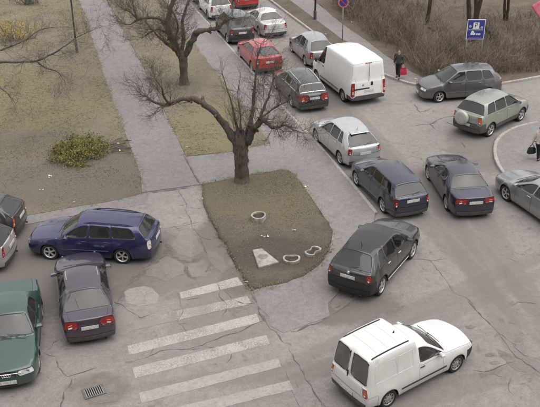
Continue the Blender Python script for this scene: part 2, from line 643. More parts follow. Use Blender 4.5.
    if P.get('boxy'):
        for i in range(ir, ic):
            for j in (0, 6):
                e = bm.edges.get((Vt[('t', i, j)], Vt[('t', i + 1, j)]))
                if e: e[crease] = P['boxy']
        for i in (ir,):
            for j in range(6):
                e = bm.edges.get((Vt[('t', i, j)], Vt[('t', i, j + 1)]))
                if e: e[crease] = P['boxy']
    me = bpy.data.meshes.new('tmp'); bm.to_mesh(me); bm.free()
    for _ in parts: me.materials.append(None)
    ob = bpy.data.objects.new('tmp', me); C.objects.link(ob)
    md = ob.modifiers.new('s', 'SUBSURF'); md.levels = 2; md.render_levels = 2
    dg = bpy.context.evaluated_depsgraph_get()
    em = ob.evaluated_get(dg).to_mesh()
    nv = len(em.vertices)
    co = np.empty(nv * 3); em.vertices.foreach_get('co', co); co = co.reshape(-1, 3)
    no = np.empty(nv * 3); em.vertices.foreach_get('normal', no); no = no.reshape(-1, 3)
    nppoly = len(em.polygons)
    mi = np.empty(nppoly, int); em.polygons.foreach_get('material_index', mi)
    lv = np.empty(len(em.loops), int); em.loops.foreach_get('vertex_index', lv)
    ls = np.empty(nppoly, int); em.polygons.foreach_get('loop_start', ls)
    quads = np.stack([lv[ls + k] for k in range(4)], 1)
    bvh = BVHTree.FromPolygons([Vector(c) for c in co], quads.tolist())
    def top(x, y):
        h = bvh.ray_cast(Vector((x, y, 4)), Vector((0, 0, -1)))
        return h[0].z if h[0] is not None else 1.0
    def side(x, z, s):
        h = bvh.ray_cast(Vector((x, s * 3, z)), Vector((0, -s, 0)))
        return h[0].y if h[0] is not None else s * W2
    def endx(y, z, d):
        h = bvh.ray_cast(Vector((d * 6, y, z)), Vector((-d, 0, 0)))
        return h[0].x if h[0] is not None else d * L / 2
    paintm = P['paint']
    lowm = P.get('low_mat', paintm)
    bumpm = P.get('bump_mat', paintm)
    matof = {'body': paintm, 'roof': P.get('roof_mat', paintm), 'gap': GAP, 'liner': UNDER, 'seal': BLACK, 'hood': paintm, 'lid': paintm,
             'bumper_f': bumpm, 'bumper_r': P.get('bump_mat_r', bumpm), 'grille': P.get('grille_mat', BLACK), 'lower_grille': BLACK, 'cladding': lowm, 'valance_r': P.get('val_mat', DARKGREY)}
    gls = P['glass']
    def emit(pids, nm, mats, parent=root, shrink=0.0):
        sel = np.isin(mi, pids)
        if not sel.any(): return None
        q = quads[sel]
        u, inv = np.unique(q.ravel(), return_inverse=True)
        cc = co[u].copy()
        if shrink:      # draw the panel's rim in so that a shut line opens
            shared = np.isin(u, np.unique(quads[~sel].ravel()))
            qi = inv.reshape(-1, 4)
            cen = cc[qi].mean(1)
            acc = np.zeros_like(cc); cnt = np.zeros(len(cc))
            for k in range(4):
                np.add.at(acc, qi[:, k], cen); np.add.at(cnt, qi[:, k], 1)
            d = acc / np.maximum(cnt, 1)[:, None] - cc
            ln = np.linalg.norm(d, axis=1, keepdims=True)
            d = d / np.maximum(ln, 1e-6) * np.minimum(shrink, ln * .6)
            cc[shared] += d[shared]
        m = mesh_from(nm, cc, inv.reshape(-1, 4).tolist(), mats, True,
                      [pids.index(a) for a in mi[sel]] if len(pids) > 1 else None)
        m.normals_split_custom_set_from_vertices(no[u].tolist())
        return link(nm, m, parent)
    PI = {p: k for k, p in enumerate(parts)}
    objs = {}
    objs['body'] = emit([PI['body'], PI['gap'], PI['liner'], PI['seal']], 'body', [paintm, GAP, UNDER, P.get('seal_mat', BLACK)])
    for p in parts[4:]:
        if p.startswith('door'): nm, mt = 'door', paintm
        elif p.startswith('windshield'): nm, mt = 'windshield', P.get('glass_f', gls)
        elif p.startswith('rear_window'): nm, mt = 'rear_window', P.get('glass_r', gls)
        elif p.startswith('window'): nm, mt = 'side_window', gls
        elif p.startswith('headlight'): nm, mt = 'headlight', LAMP
        elif p.startswith('taillight'): nm, mt = 'tail_light', P.get('tl_mat', REDL)
        else:
            nm = {'hood': 'bonnet', 'lid': P.get('lid_name', 'tailgate'), 'bumper_f': 'front_bumper', 'bumper_r': 'rear_bumper',
                  'grille': 'grille', 'lower_grille': 'lower_grille', 'roof': 'roof', 'cladding': 'cladding', 'valance_r': 'rear_valance'}[p]
            mt = matof[p]
        objs[p] = emit([PI[p]], nm, mt, shrink=.0075 if nm in ('door', 'bonnet', 'boot_lid', 'tailgate', 'rear_doors', 'front_bumper', 'rear_bumper', 'rear_valance', 'cladding') else 0)
    # dark structure just under the skin, seen in the shut lines
    gsel = [k for k, p in enumerate(parts) if not p.startswith(('window', 'windshield', 'rear_window', 'liner'))]
    sel = np.isin(mi, gsel)
    u, inv = np.unique(quads[sel].ravel(), return_inverse=True)
    link('inner_shell', mesh_from('inner_shell', co[u] - no[u] * .014, inv.reshape(-1, 4).tolist(), GAP, True), root)
    ob.evaluated_get(dg).to_mesh_clear()
    bpy.data.objects.remove(ob); bpy.data.meshes.remove(me)
    # ---- lamp cores
    for s in (1, -1):
        h = objs.get('headlight%d' % s)
        if h:
            c = np.array([v.co for v in h.data.vertices]).mean(0)
            b = MB().lathe([(0, .001), (0, .055), (.012, .06)], 14, 'X', 0, (c[0] + .012, c[1], c[2]))
            b.build('reflector', LAMPCORE, h)
    for s in (1, -1):
        h = objs.get('taillight%d' % s)
        if h:
            vz = np.array([v.co for v in h.data.vertices]); c = vz.mean(0); ext_ = vz.max(0) - vz.min(0)
            yy = c[1] - s * ext_[1] * .12
            for dz, mt, nm in ((-.30, CLEARL, 'reversing_lens'), (.0, ORANGEL, 'indicator_lens')):
                z = c[2] + dz * ext_[2]
                MB().box((endx(yy, z, -1) + .004, yy, z), (.022, ext_[1] * .45, ext_[2] * .2), Matrix.Rotation(s * .25, 3, 'Z'), 0, .006).build(nm, mt, h)
    # ---- interior: floor tub, dash, seats
    it = MB()
    zf = .32
    x0i, x1i = max(P['x_rw'] + .25, xr - .1), P['x_cowl'] - .15
    if P.get('cab_only'): x0i = P['cab_only']
    it.box(((x0i + x1i) / 2, 0, zf), (x1i - x0i, P['W'] * .84, .05))
    bz = lerp(belt, xB)
    it.box((x1i - .12, 0, bz - .22), (.36, P['W'] * .82, .30), None, 1, .05)
    sx = [P.get('seat1', xB - .05)] + ([P.get('seat2', xB - .95)] if not P.get('cab_only') else [])
    for k, x in enumerate(sx):
        for y in ((-.36, .36) if k == 0 else (-.42, 0, .42)):
            it.box((x + .22, y, bz - .46), (.5, .46, .16), None, 0, .05)
            it.box((x - .10, y, bz - .12), (.14, .44, .56), Matrix.Rotation(R(-14), 3, 'Y'), 0, .05)
            it.box((x - .19, y, bz + (.21 if k == 0 else .12)), (.09, .24, .17 if k == 0 else .12), Matrix.Rotation(R(-10), 3, 'Y'), 0, .04)
    M = Matrix.Rotation(R(65), 3, 'Y')
    pts = [Vector((x1i - .38, .36, bz - .02)) + M @ Vector((.18 * math.cos(a), .18 * math.sin(a), 0)) for a in [2 * math.pi * k / 14 for k in range(15)]]
    it.tube(pts, .014, 5, 1)
    it.build('interior', [SEAT, DASH], root)
    add_wheels(root, P, P.get('steer', 0))
    # ---- fittings
    zc = lerp(belt, P['x_cowl'] - .25)
    for s in (1, -1):
        mb = MB()
        mx = P['x_cowl'] - P.get('mirx', .28)
        k = P.get('mirs', 1.0)
        my = abs(side(mx, zc + .03, s))
        mb.box((mx, s * (my + .01), zc + .035), (.06, .12, .04), None, 1)
        mb.box((mx - .01, s * (my + .12), zc + .075 * k), (.11 * k, .19, .135 * k), Matrix.Rotation(s * .2, 3, 'Z'), 0, .035)
        mb.box((mx - .055 * k - .012, s * (my + .11), zc + .075 * k), (.006, .15, .10 * k), Matrix.Rotation(s * .2, 3, 'Z'), 2)
        mb.build('wing_mirror', [P.get('mir_mat', paintm), BLACK, CHROME], root)
    for dn, (a, b) in enumerate(doors):
        for s in (1, -1):
            d = objs.get('door%d_%d' % (dn, s))
            if d:
                hx = a + P.get('hoff', .16)
                hz = lerp(belt, hx) - .10
                MB().box((hx, side(hx, hz, s) + s * .006, hz), (.17, .035, .03), None, 0, .01).build('handle', P.get('handle_mat', paintm), d)
    if P.get('strip'):
        for s in (1, -1):
            xa, xb = xr + Ra + .1, xf - Ra - .1
            MB().box(((xa + xb) / 2, side(0, P['strip'], s) + s * .004, P['strip']), (xb - xa, .022, .05), None, 0, .008).build('side_moulding', P.get('strip_mat', BLACK), root)
    # plates
    bzr = P.get('plate_z', .78)
    px_ = min(endx(y, bzr + z, -1) for y in (0, .24) for z in (-.05, .05)) - .006
    MB().box((px_ - .006, 0, bzr), (.014, .52, .115), Matrix.Rotation(P.get('plate_t', 0), 3, 'Y')).build('rear_plate', PLATE, root)
    fx = max(endx(y, P.get('fplate_z', .42) + z, 1) for y in (0, .24) for z in (-.05, .05)) + .006
    MB().box((fx + .004, 0, P.get('fplate_z', .42)), (.014, .52, .115)).build('front_plate', PLATE, root)
    if P.get('exhaust', True):
        MB().lathe([(-.1, .03), (.1, .03), (.1, .024), (-.1, .024)], 10, 'X', 0, (xe0 + .04, -W2 * .5, zs + .01)).build('exhaust_pipe', UNDER, root)
    # wipers
    def wiper(p0, p1, nm):
        p0, p1 = Vector(p0), Vector(p1)
        m = (p0 + p1) / 2 + Vector((0, 0, .02))
        MB().tube([p0, m, p1], [.012, .009, .007], 5).build(nm, BLACK, root)
    xcw, xrf = P['x_cowl'], P['x_rf']
    zcw, zrf = lerp(belt, xcw) + crown, lerp(roofz, xrf)
    def onws(t, y, o=.03):
        nrm = Vector((zrf - zcw, 0, xcw - xrf)).normalized()
        return Vector((xcw + .09 + (xrf - xcw) * t, y, zcw + (zrf - zcw) * t)) + nrm * o
    wiper(onws(.02, .12), onws(.16, -W2 * .55), 'wiper')
    wiper(onws(.02, W2 * .62), onws(.16, .0), 'wiper')
    if P.get('rwiper'):
        xw0, xw1 = P['x_rw'], P['x_rr']
        zw0, zw1 = lerp(belt, xw0), lerp(roofz, xw1)
        q = lambda t, y: Vector((xw0 - .06 + (xw1 - xw0) * t, y, zw0 + .02 + (zw1 - zw0) * t)) + Vector((-.03, 0, .02))
        wiper(q(.06, 0), q(.22, -.38), 'rear_wiper')
    if P.get('rails'):
        for s in (1, -1):
            i0, i1 = P['rails']
            pts = []
            for k in range(7):
                x = i0 + (i1 - i0) * k / 6
                yy = s * W2 * lerp(roofw, x) * .84
                pts.append((x, yy, top(x, yy) + (.035 if 0 < k < 6 else -.005)))
            MB().tube(pts, .019, 6).build('roof_rail', P.get('rail_mat', BLACK), root)
    if P.get('antenna') is not None:
        x, lng, lean = P['antenna']
        z = top(x, 0) - .01
        MB().tube([(x, 0, z), (x - .01, 0, z + .03), (x - lean, 0, z + lng)], [.022, .012, .004], 6).build('antenna', BLACK, root)
    if P.get('spoiler'):
        w = W2 * lerp(roofw, P['x_rr']) * 1.7
        MB().box((P['x_rr'] - .04, 0, top(P['x_rr'] + .03, 0) - .022), (.26, w * .9, .04), Matrix.Rotation(R(-6), 3, 'Y'), 0, .018).build('spoiler', paintm, root)
    if P.get('badge'):
        bz_ = P['badge']; bx = endx(0, bz_, -1) - .001
        MB().lathe([(0, .05), (-.015, .045), (-.015, .001)], 14, 'X', 0, (bx, 0, bz_)).build('badge', CHROME, root)
    # closed underside
    MB().box((0, 0, zs + .10), (L * .86, P['W'] * .66, .14)).build('underbody', UNDER, root)
    return root, dict(top=top, side=side, endx=endx, lerp=lerp, belt=belt, roofz=roofz, roofw=roofw, xe0=xe0, xeN=xeN, xr=xr, xf=xf, W2=W2)

def by_wheels(front, rear, side, W, tw=.205):
    """ground pose from two wheel contact pixels on the visible side"""
    a, b = gp(*front), gp(*rear)
    h = math.atan2(a.y - b.y, a.x - b.x)
    mid = (a + b) / 2
    s = 1 if side == 'L' else -1
    off = W / 2 - tw * .5
    n = Vector((-math.sin(h), math.cos(h), 0)) * s
    return mid - n * off, h

def by_rear(px, head_deg, P):
    """ground pose from the pixel below the middle of the rear bumper"""
    fo = P.get('fo', (P['L'] - P['wb']) * .47)
    ro = P['L'] - P['wb'] - fo
    h = R(head_deg)
    return gp(*px) + Vector((math.cos(h), math.sin(h), 0)) * (ro + P['wb'] / 2), h

def base(kind, paintm, **kw):
    if kind == 'hatch':
        P = dict(L=4.22, W=1.76, wb=2.60, R=.315, fo=.86,
                 x_cowl=.98, x_rf=.24, x_rr=-1.34, x_rw=-1.96,
                 belt=[(-2.1, 1.00), (-1.3, .99), (.8, .93), (1.3, .89), (2.2, .70)],
                 roofz=[(-1.5, 1.43), (-1.0, 1.50), (-.3, 1.54), (.25, 1.49)], roofw=[(-1.45, .60), (-.6, .69), (.25, .66)],
                 xB=-.12, lean=[(-.95, .06), (-.12, -.04)], cuts=[-.95, -.12],
                 wins=[(-1.45, -.95), (-.95, -.12), (-.12, .88)], doors=[(-.95, -.12), (-.12, .86)], rwiper=True, tl=(0,), spoiler=True)
    elif kind == 'wagon':
        P = dict(L=4.66, W=1.78, wb=2.68, R=.315, fo=.92,
                 x_cowl=.92, x_rf=.22, x_rr=-1.92, x_rw=-2.26,
                 belt=[(-2.4, .98), (-1.3, .97), (.8, .92), (1.3, .87), (2.3, .68)],
                 roofz=[(-2.0, 1.40), (-1.2, 1.46), (-.3, 1.49), (.25, 1.45)], roofw=[(-2.0, .66), (-.8, .72), (.25, .68)],
                 xB=-.14, lean=[(-1.0, .05), (-.14, -.03)], cuts=[-1.0, -.14],
                 wins=[(-2.0, -1.0), (-1.0, -.14), (-.14, .92)], doors=[(-.95, -.14), (-.14, .88)], rwiper=True)
    elif kind == 'sedan':
        P = dict(L=4.52, W=1.76, wb=2.68, R=.312, fo=.82,
                 x_cowl=.86, x_rf=.10, x_rr=-.98, x_rw=-1.52,
                 belt=[(-2.3, .96), (-1.5, .97), (.8, .90), (1.3, .86), (2.2, .68)],
                 roofz=[(-1.05, 1.36), (-.4, 1.42), (.15, 1.38)], roofw=[(-1.1, .62), (-.4, .67), (.15, .64)],
                 xB=-.16, lean=[(-.9, .10), (-.16, -.04)], cuts=[-.9, -.16],
                 wins=[(-.92, -.16), (-.16, .86)], doors=[(-.95, -.16), (-.16, .84)], seat2=-.80, tl=(0, 1), lid_name='boot_lid', gate_win=False, crown=.05)
    elif kind == 'mpv':
        P = dict(L=4.17, W=1.72, wb=2.58, R=.31, fo=.82,
                 x_cowl=1.10, x_rf=.30, x_rr=-1.55, x_rw=-1.86,
                 belt=[(-2.0, 1.04), (-1.2, 1.04), (.8, 1.00), (1.3, .93), (2.1, .74)],
                 roofz=[(-1.7, 1.52), (-1.0, 1.60), (-.3, 1.62), (.35, 1.57)], roofw=[(-1.6, .66), (-.6, .72), (.3, .68)],
                 xB=-.05, lean=[(-.95, .05), (-.05, -.02)], cuts=[-.95, -.05],
                 wins=[(-1.6, -.95), (-.95, -.05), (-.05, 1.1)], doors=[(-.95, -.05), (-.05, .9)], rwiper=True, z2=.66)
    P['paint'] = paintm
    P['glass'] = glass('car glass')
    P.update(kw)
    return P

def finish(root, pose, label, cat='car', group=None):
    loc, h = pose
    root.location = (loc.x, loc.y, loc.z)
    root.rotation_euler = (0, 0, h)
    tag(root, label, cat, group)
    return root

# ------------------------------------------------------------------ ground materials
def asphalt_mat(name, dark, light, stain=True, patch=None):
    m, nt, b = new_mat(name)
    co = world_pos(nt)
    big = noise_tex(nt, .22, 5, .6, co, .4)
    mid = noise_tex(nt, 1.6, 6, .65, co, .6)
    fine = noise_tex(nt, 70, 3, .7, co)
    c = ramp(nt, big, [(.3, dark), (.68, light)])
    c = mix(nt, .32, c, ramp(nt, mid, [(.25, [x * .72 for x in dark]), (.45, [(a + d) / 2 for a, d in zip(dark, light)]), (.75, [x * 1.1 for x in light])]))
    c = mix(nt, .5, c, ramp(nt, fine, [(.3, .30), (.7, .75)]), 'OVERLAY')
    c = mix(nt, .55, c, ramp(nt, noise_tex(nt, 17, 6, .8, co), [(.3, .28), (.7, .72)]), 'OVERLAY')
    c = mix(nt, .45, c, ramp(nt, noise_tex(nt, 4.5, 5, .7, co, .3), [(.3, .34), (.7, .64)]), 'OVERLAY')
    # hairline craze of old asphalt, only in worn areas
    mp = N(nt, 'ShaderNodeMapping'); nt.links.new(co, mp.inputs[0])
    dn = N(nt, 'ShaderNodeTexNoise', Scale=1.4, Detail=4); nt.links.new(co, dn.inputs['Vector'])
    vm = N(nt, 'ShaderNodeVectorMath', operation='ADD'); nt.links.new(mp.outputs[0], vm.inputs[0])
    sc = N(nt, 'ShaderNodeVectorMath', operation='SCALE'); nt.links.new(dn.outputs['Color'], sc.inputs[0]); sc.inputs['Scale'].default_value = .9
    nt.links.new(sc.outputs[0], vm.inputs[1])
    vo = N(nt, 'ShaderNodeTexVoronoi', feature='DISTANCE_TO_EDGE', Scale=.75); nt.links.new(vm.outputs[0], vo.inputs['Vector'])
    ln = ramp(nt, vo.outputs['Distance'], [(0.0, 1.0), (.014, .0)])
    wm = ramp(nt, noise_tex(nt, .16, 3, .5, co), [(.50, 0.0), (.63, .75)])
    lm = N(nt, 'ShaderNodeMath', operation='MULTIPLY'); nt.links.new(ln, lm.inputs[0]); nt.links.new(wm, lm.inputs[1])
    c = mix(nt, lm.outputs[0], c, (.085, .075, .068))
    if stain:   # oil drips and damp blots
        s1 = ramp(nt, noise_tex(nt, .9, 3, .5, co, 1.2), [(.64, 0.0), (.74, .38)])
        c = mix(nt, s1, c, (.10, .088, .078))
        s2 = ramp(nt, noise_tex(nt, 3.1, 2, .5, co, .5), [(.665, 0.0), (.72, .4)])
        c = mix(nt, s2, c, (.09, .08, .072))
        s3 = ramp(nt, noise_tex(nt, .5, 4, .6, co, .8), [(.60, 0.0), (.72, .35)])
        c = mix(nt, s3, c, [x * 1.25 for x in light])
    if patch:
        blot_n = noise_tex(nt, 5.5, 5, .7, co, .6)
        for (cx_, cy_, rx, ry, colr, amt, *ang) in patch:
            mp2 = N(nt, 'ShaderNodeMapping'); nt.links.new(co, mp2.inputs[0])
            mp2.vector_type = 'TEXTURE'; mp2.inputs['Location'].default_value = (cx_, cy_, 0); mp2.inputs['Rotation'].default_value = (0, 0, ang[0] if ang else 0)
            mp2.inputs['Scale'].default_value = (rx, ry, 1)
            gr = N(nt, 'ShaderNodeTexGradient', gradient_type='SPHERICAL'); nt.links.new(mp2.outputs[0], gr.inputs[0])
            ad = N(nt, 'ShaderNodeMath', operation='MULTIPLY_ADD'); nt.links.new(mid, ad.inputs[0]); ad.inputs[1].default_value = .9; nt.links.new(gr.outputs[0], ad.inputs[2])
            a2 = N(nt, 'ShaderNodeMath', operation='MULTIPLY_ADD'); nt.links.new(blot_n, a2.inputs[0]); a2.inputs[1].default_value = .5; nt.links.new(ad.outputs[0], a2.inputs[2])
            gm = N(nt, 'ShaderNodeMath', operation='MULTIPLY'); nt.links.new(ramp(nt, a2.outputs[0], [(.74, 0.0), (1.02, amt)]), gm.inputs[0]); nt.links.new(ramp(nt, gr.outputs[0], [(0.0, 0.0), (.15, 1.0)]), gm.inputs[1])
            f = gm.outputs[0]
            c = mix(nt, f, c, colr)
    nt.links.new(c, b.inputs['Base Color'])
    b.inputs['Roughness'].default_value = .88
    b.inputs['Specular IOR Level'].default_value = .3
    bump(nt, b, fine, .45, .015)
    return m

def soil_mat(name, stops, scale=.5, fine=26, patch=()):
    m, nt, b = new_mat(name)
    co = world_pos(nt)
    a = noise_tex(nt, scale, 6, .62, co, .5)
    d = noise_tex(nt, fine, 5, .75, co)
    e = noise_tex(nt, 4.0, 5, .7, co, .5)
    c = ramp(nt, a, stops)
    c = mix(nt, .42, c, ramp(nt, e, [(.3, stops[0][1]), (.7, stops[-1][1])]))
    for (cx_, cy_, rx, ry, colr, amt, *ang) in patch:
        mp2 = N(nt, 'ShaderNodeMapping'); nt.links.new(co, mp2.inputs[0])
        mp2.inputs['Location'].default_value = (-cx_ / rx, -cy_ / ry, 0); mp2.inputs['Scale'].default_value = (1 / rx, 1 / ry, 0)
        gr = N(nt, 'ShaderNodeTexGradient', gradient_type='SPHERICAL'); nt.links.new(mp2.outputs[0], gr.inputs[0])
        ad = N(nt, 'ShaderNodeMath', operation='MULTIPLY_ADD'); nt.links.new(e, ad.inputs[0]); ad.inputs[1].default_value = .6; nt.links.new(gr.outputs[0], ad.inputs[2])
        c = mix(nt, ramp(nt, ad.outputs[0], [(.34, 0.0), (.66, amt)]), c, colr)
    c = mix(nt, .75, c, ramp(nt, d, [(.28, .18), (.72, .82)]), 'OVERLAY')
    nt.links.new(c, b.inputs['Base Color'])
    b.inputs['Roughness'].default_value = .95
    b.inputs['Specular IOR Level'].default_value = .15
    bump(nt, b, mix(nt, .4, d, e), .9, .05)
    return m

DIRT_AND_SHADE = (.128, .114, .103)  # wet dirt plus painted shade between the yard cars, in one colour
pk = gp(60, 262)
def pt(px, py, rx, ry, col, amt, ang=0.0): return (gp(px, py).x, gp(px, py).y, rx, ry, col, amt, R(ang))
TYRE = (.165, .149, .136)
ROAD_P = [pt(395, 190, .55, 14, TYRE, .5, 16.5), pt(425, 190, .5, 16, TYRE, .45, 14), pt(350, 120, .5, 12, TYRE, .5, 16.5), pt(470, 260, .6, 9, TYRE, .45, 4), pt(500, 250, .6, 9, TYRE, .4, 4), pt(440, 300, .5, 8, TYRE, .45, -58), pt(410, 330, .5, 8, TYRE, .4, -58), pt(470, 165, 5.0, .6, TYRE, .45, 15), pt(300, 370, 6.0, .5, TYRE, .4, 8), pt(450, 390, 6.0, .5, TYRE, .4, 20),
          pt(216, 243, 1.0, 2.4, (.135, .117, .10), .8), pt(240, 280, .9, 1.2, (.13, .113, .098), .8), pt(45, 258, 5.6, 4.6, DIRT_AND_SHADE, .8), pt(305, 300, 1.8, 1.8, (.15, .134, .12), .5), pt(170, 262, 3.2, 2.8, (.15, .134, .12), .6),
                      pt(228, 318, 2.2, 2.0, (.16, .143, .129), .4), pt(345, 305, 2.2, 1.4, (.13, .115, .102), .7), pt(97, 390, 1.1, .9, (.14, .124, .11), .6), pt(478, 150, 1.6, 3.0, (.14, .124, .11), .6), pt(330, 120, 1.3, 9.0, (.16, .143, .13), .45)]
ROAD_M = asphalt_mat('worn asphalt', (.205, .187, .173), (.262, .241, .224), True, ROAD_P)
PATH_M = asphalt_mat('pale path asphalt', (.176, .163, .157), (.216, .201, .194), False)
PAVE_M = asphalt_mat('pavement asphalt', (.190, .174, .163), (.236, .218, .205), False)
MUD = (.148, .129, .109); OLIVE = (.200, .180, .098)
LAWN_M = soil_mat('thin winter lawn', [(.30, (.150, .130, .102)), (.5, (.198, .174, .125)), (.68, (.228, .205, .140))], .5, 26,
    [pt(50, 185, 7.0, 2.6, MUD, .9), pt(120, 180, 2.2, 5.0, MUD, .8), pt(20, 150, 4.0, 3.0, MUD, .5), pt(40, 95, 5.0, 6.0, OLIVE, .75), pt(100, 40, 3.0, 14.0, (.165, .142, .108), .7),
     pt(205, 130, 2.2, 4.5, OLIVE, .6), pt(180, 88, 1.6, 2.2, MUD, .6), pt(85, 160, 2.0, 1.5, MUD, .7)])
DIRT_M = soil_mat('trodden earth', [(.30, (.088, .073, .061)), (.5, (.122, .103, .086)), (.7, (.160, .138, .114))], .8, 26,
    [pt(250, 195, 2.8, 3.2, (.158, .139, .093), .8), pt(290, 200, 1.6, 3.4, (.155, .136, .093), .6), pt(275, 255, 2.4, 1.4, (.082, .069, .058), .7)])
BRUSHG_M = soil_mat('leaf littered earth', [(.30, (.090, .071, .055)), (.5, (.140, .114, .089)), (.7, (.185, .156, .122))], .6)
CONC = soil_mat('kerb concrete', [(.3, (.31, .288, .265)), (.5, (.40, .375, .35)), (.7, (.48, .455, .43))], 1.2, 40)

def sheet(name, pts, mat, z=None, parent=None, kind='structure', skirt=0.0):
    """flat polygon from 3-D points, with a skirt down its edge"""
    bm = bmesh.new()
    vs = [bm.verts.new(p) for p in pts]
    es = [bm.edges.new((vs[i], vs[(i + 1) % len(vs)])) for i in range(len(vs))]
    bmesh.ops.triangle_fill(bm, edges=es, use_beauty=True)
    bmesh.ops.recalc_face_normals(bm, faces=bm.faces[:])
    if sum(f.normal.z * f.calc_area() for f in bm.faces) < 0: bmesh.ops.reverse_faces(bm, faces=bm.faces[:])
    if skirt:
        lo = [bm.verts.new((v.co.x, v.co.y, v.co.z - skirt)) for v in vs]
        for i in range(len(vs)):
            j = (i + 1) % len(vs)
            bm.faces.new((vs[i], vs[j], lo[j], lo[i]))
    me = bpy.data.meshes.new(name); bm.to_mesh(me); bm.free()
    me.materials.append(mat)
    o = link(name, me, parent)
    if kind and not parent: o['kind'] = kind
    return o

def jag(pts, step=.35, amp=.06, seed=1, closed=True, keep=()):
    """subdivide a polygon edge and roughen it sideways"""
    rnd = random.Random(seed)
    out = []
    m = len(pts)
    for i in range(m if closed else m - 1):
        a, b = Vector(pts[i]), Vector(pts[(i + 1) % m])
        d = b - a
        k = 1 if i in keep else max(1, int(d.length / step))
        nrm = Vector((-d.y, d.x, 0)).normalized() if d.length > 1e-6 else Vector()
        for q in range(k):
            p = a + d * q / k
            if q and k > 1: p = p + nrm * (amp * 2.2 * noise.noise(Vector((p.x * 1.7 + seed, p.y * 1.7, seed))) + rnd.gauss(0, amp * .3))
            out.append(p)
    if not closed: out.append(Vector(pts[-1]))
    return out

def ext(p, q, t):
    return q + (q - p).normalized() * t

# ---- base sheets
sheet('ground', [(-400, -150, -.06), (400, -150, -.06), (400, 600, -.06), (-400, 600, -.06)], BRUSHG_M)
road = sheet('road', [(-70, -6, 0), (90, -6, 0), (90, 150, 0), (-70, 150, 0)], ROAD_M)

ZP = .10
kerbL = [gp(378, 212, ZP), gp(353, 182, ZP), gp(320, 144, ZP), gp(286, 108.5, ZP), gp(265, 84, ZP), gp(213, 27, ZP), gp(193, 5, ZP)]
kerbL.append(ext(kerbL[-2], kerbL[-1], 30))
gsR = [gp(270, 143, .09), gp(239, 102, .09), gp(200, 52, .09), gp(183, 27, .09)]
gsR.append(ext(gsR[1], gsR[3], 45))
gsL = [gp(186, 156, .06), gp(164, 109, .06), gp(140, 60, .06), gp(107, 0, .06)]
gsL.append(ext(gsL[1], gsL[3], 40))
paL = [gp(142, 192, .04), gp(140, 172, .04), gp(109, 90, .04), gp(79, 0, .04)]
paL.append(ext(paL[2], paL[3], 40))
# footpath
foot = [gp(202, 184, .03)] + [v - Vector((0, 0, .02)) for v in gsL] + [v - Vector((0, 0, .008)) for v in reversed(paL)]
sheet('footpath', foot, PATH_M, skirt=.1)
strip = [gp(141, 193.5, .034), gp(104, 202, .034), gp(65, 208, .034), gp(26, 215, .034), gp(-60, 231, .034), gp(-60, 241, .02), gp(28, 224, .02), gp(61, 217.5, .02), gp(146, 204, .006), gp(150, 193, .006)]
sheet('footpath', strip, PATH_M, skirt=.1)
# lawns
lawnL = jag([gp(26, 215.5, .045), gp(65, 208.5, .045), gp(104, 202.3, .045), gp(141.5, 193.5, .045)] + paL[1:], .7, .03, 3, False) \
    + [Vector((-90, 120, .045)), Vector((-90, 25, .045)), gp(-60, 231.5, .045)]
sheet('lawn', lawnL, LAWN_M, skirt=.1)
strip2 = jag(gsL[:], .8, .025, 4, False) + [v.copy() for v in reversed(gsR)] + [gp(232, 151.5, .08)]
lawn_strip = sheet('lawn', strip2, LAWN_M, skirt=.1)
# pavement beside the main road, with the repaired apron at its end
isl = [(201.8, 183.6), (281, 169.6), (289, 170.2), (295, 175), (303.6, 186.5), (319.8, 210), (333, 231), (330, 250), (319, 265.5), (303, 276.6), (279, 284), (253, 290), (243, 278), (234, 263), (222.4, 239.6), (207.7, 213)]
inner = 0.088
off = Vector((.10, -.03, 0))
pav = [v - off + Vector((0, 0, -.004)) for v in kerbL] + [v - Vector((0, 0, .01)) for v in reversed(gsR)] + [gp(232, 151.8, .07), gp(186.3, 156.5, .042), gp(201.5, 184.2, .036)]
pav += [gp(281, 169.6, .07), gp(289, 170.2, .07), gp(295, 175, .075), gp(303.6, 186.5, .08), gp(319.8, 210, .08), gp(333, 231, .07), gp(330, 250, .05), gp(319, 265.5, .03), gp(303, 276.6, .022), gp(279, 284, .016), gp(253, 290, .012)]
apron = jag([gp(253, 290, .010), gp(262, 310, .009), gp(270, 325.5, .009), gp(284, 333, .009), gp(300, 327, .009), gp(317, 321, .009), gp(330, 315.5, .009), gp(328, 303, .009), gp(341, 287, .010)], .3, .07, 9, False)
pav += apron[1:] + [gp(352, 262, .03), gp(372, 232, .05)]
pavement = sheet('pavement', pav, PAVE_M, skirt=.08)
# island: slightly domed earth with thin grass
def island():
    edge = jag([gp(x, y, .075 if y < 245 else .03) for x, y in isl], .3, .07, 5)
    c = sum((Vector(p) for p in edge), Vector()) / len(edge)
    bm = bmesh.new()
    rings = []
    for t in (1, .93, .8, .6, .4, .2):
        rings.append([bm.verts.new((c.x + (p.x - c.x) * t, c.y + (p.y - c.y) * t,
                      p.z * t + .13 * (1 - t) + (0 if t == 1 else .03 + .02 * noise.noise(Vector((p.x * t * 1.3, p.y * t * 1.3, 3)))))) for p in edge])
    cv = bm.verts.new((c.x, c.y, .16))
    m = len(edge)
    for a, b in zip(rings, rings[1:]):
        for i in range(m):
            bm.faces.new((a[i], a[(i + 1) % m], b[(i + 1) % m], b[i]))
    for i in range(m): bm.faces.new((rings[-1][i], rings[-1][(i + 1) % m], cv))
    lo = [bm.verts.new((p.x, p.y, -.03)) for p in edge]
    for i in range(m): bm.faces.new((lo[i], lo[(i + 1) % m], rings[0][(i + 1) % m], rings[0][i]))
    bmesh.ops.recalc_face_normals(bm, faces=bm.faces[:])
    me = bpy.data.meshes.new('island_bed'); bm.to_mesh(me); bm.free()
    me.materials.append(DIRT_M)
    me.polygons.foreach_set('use_smooth', [True] * len(me.polygons))
    o = link('island_bed', me); o['kind'] = 'structure'
    return o
island_o = island()

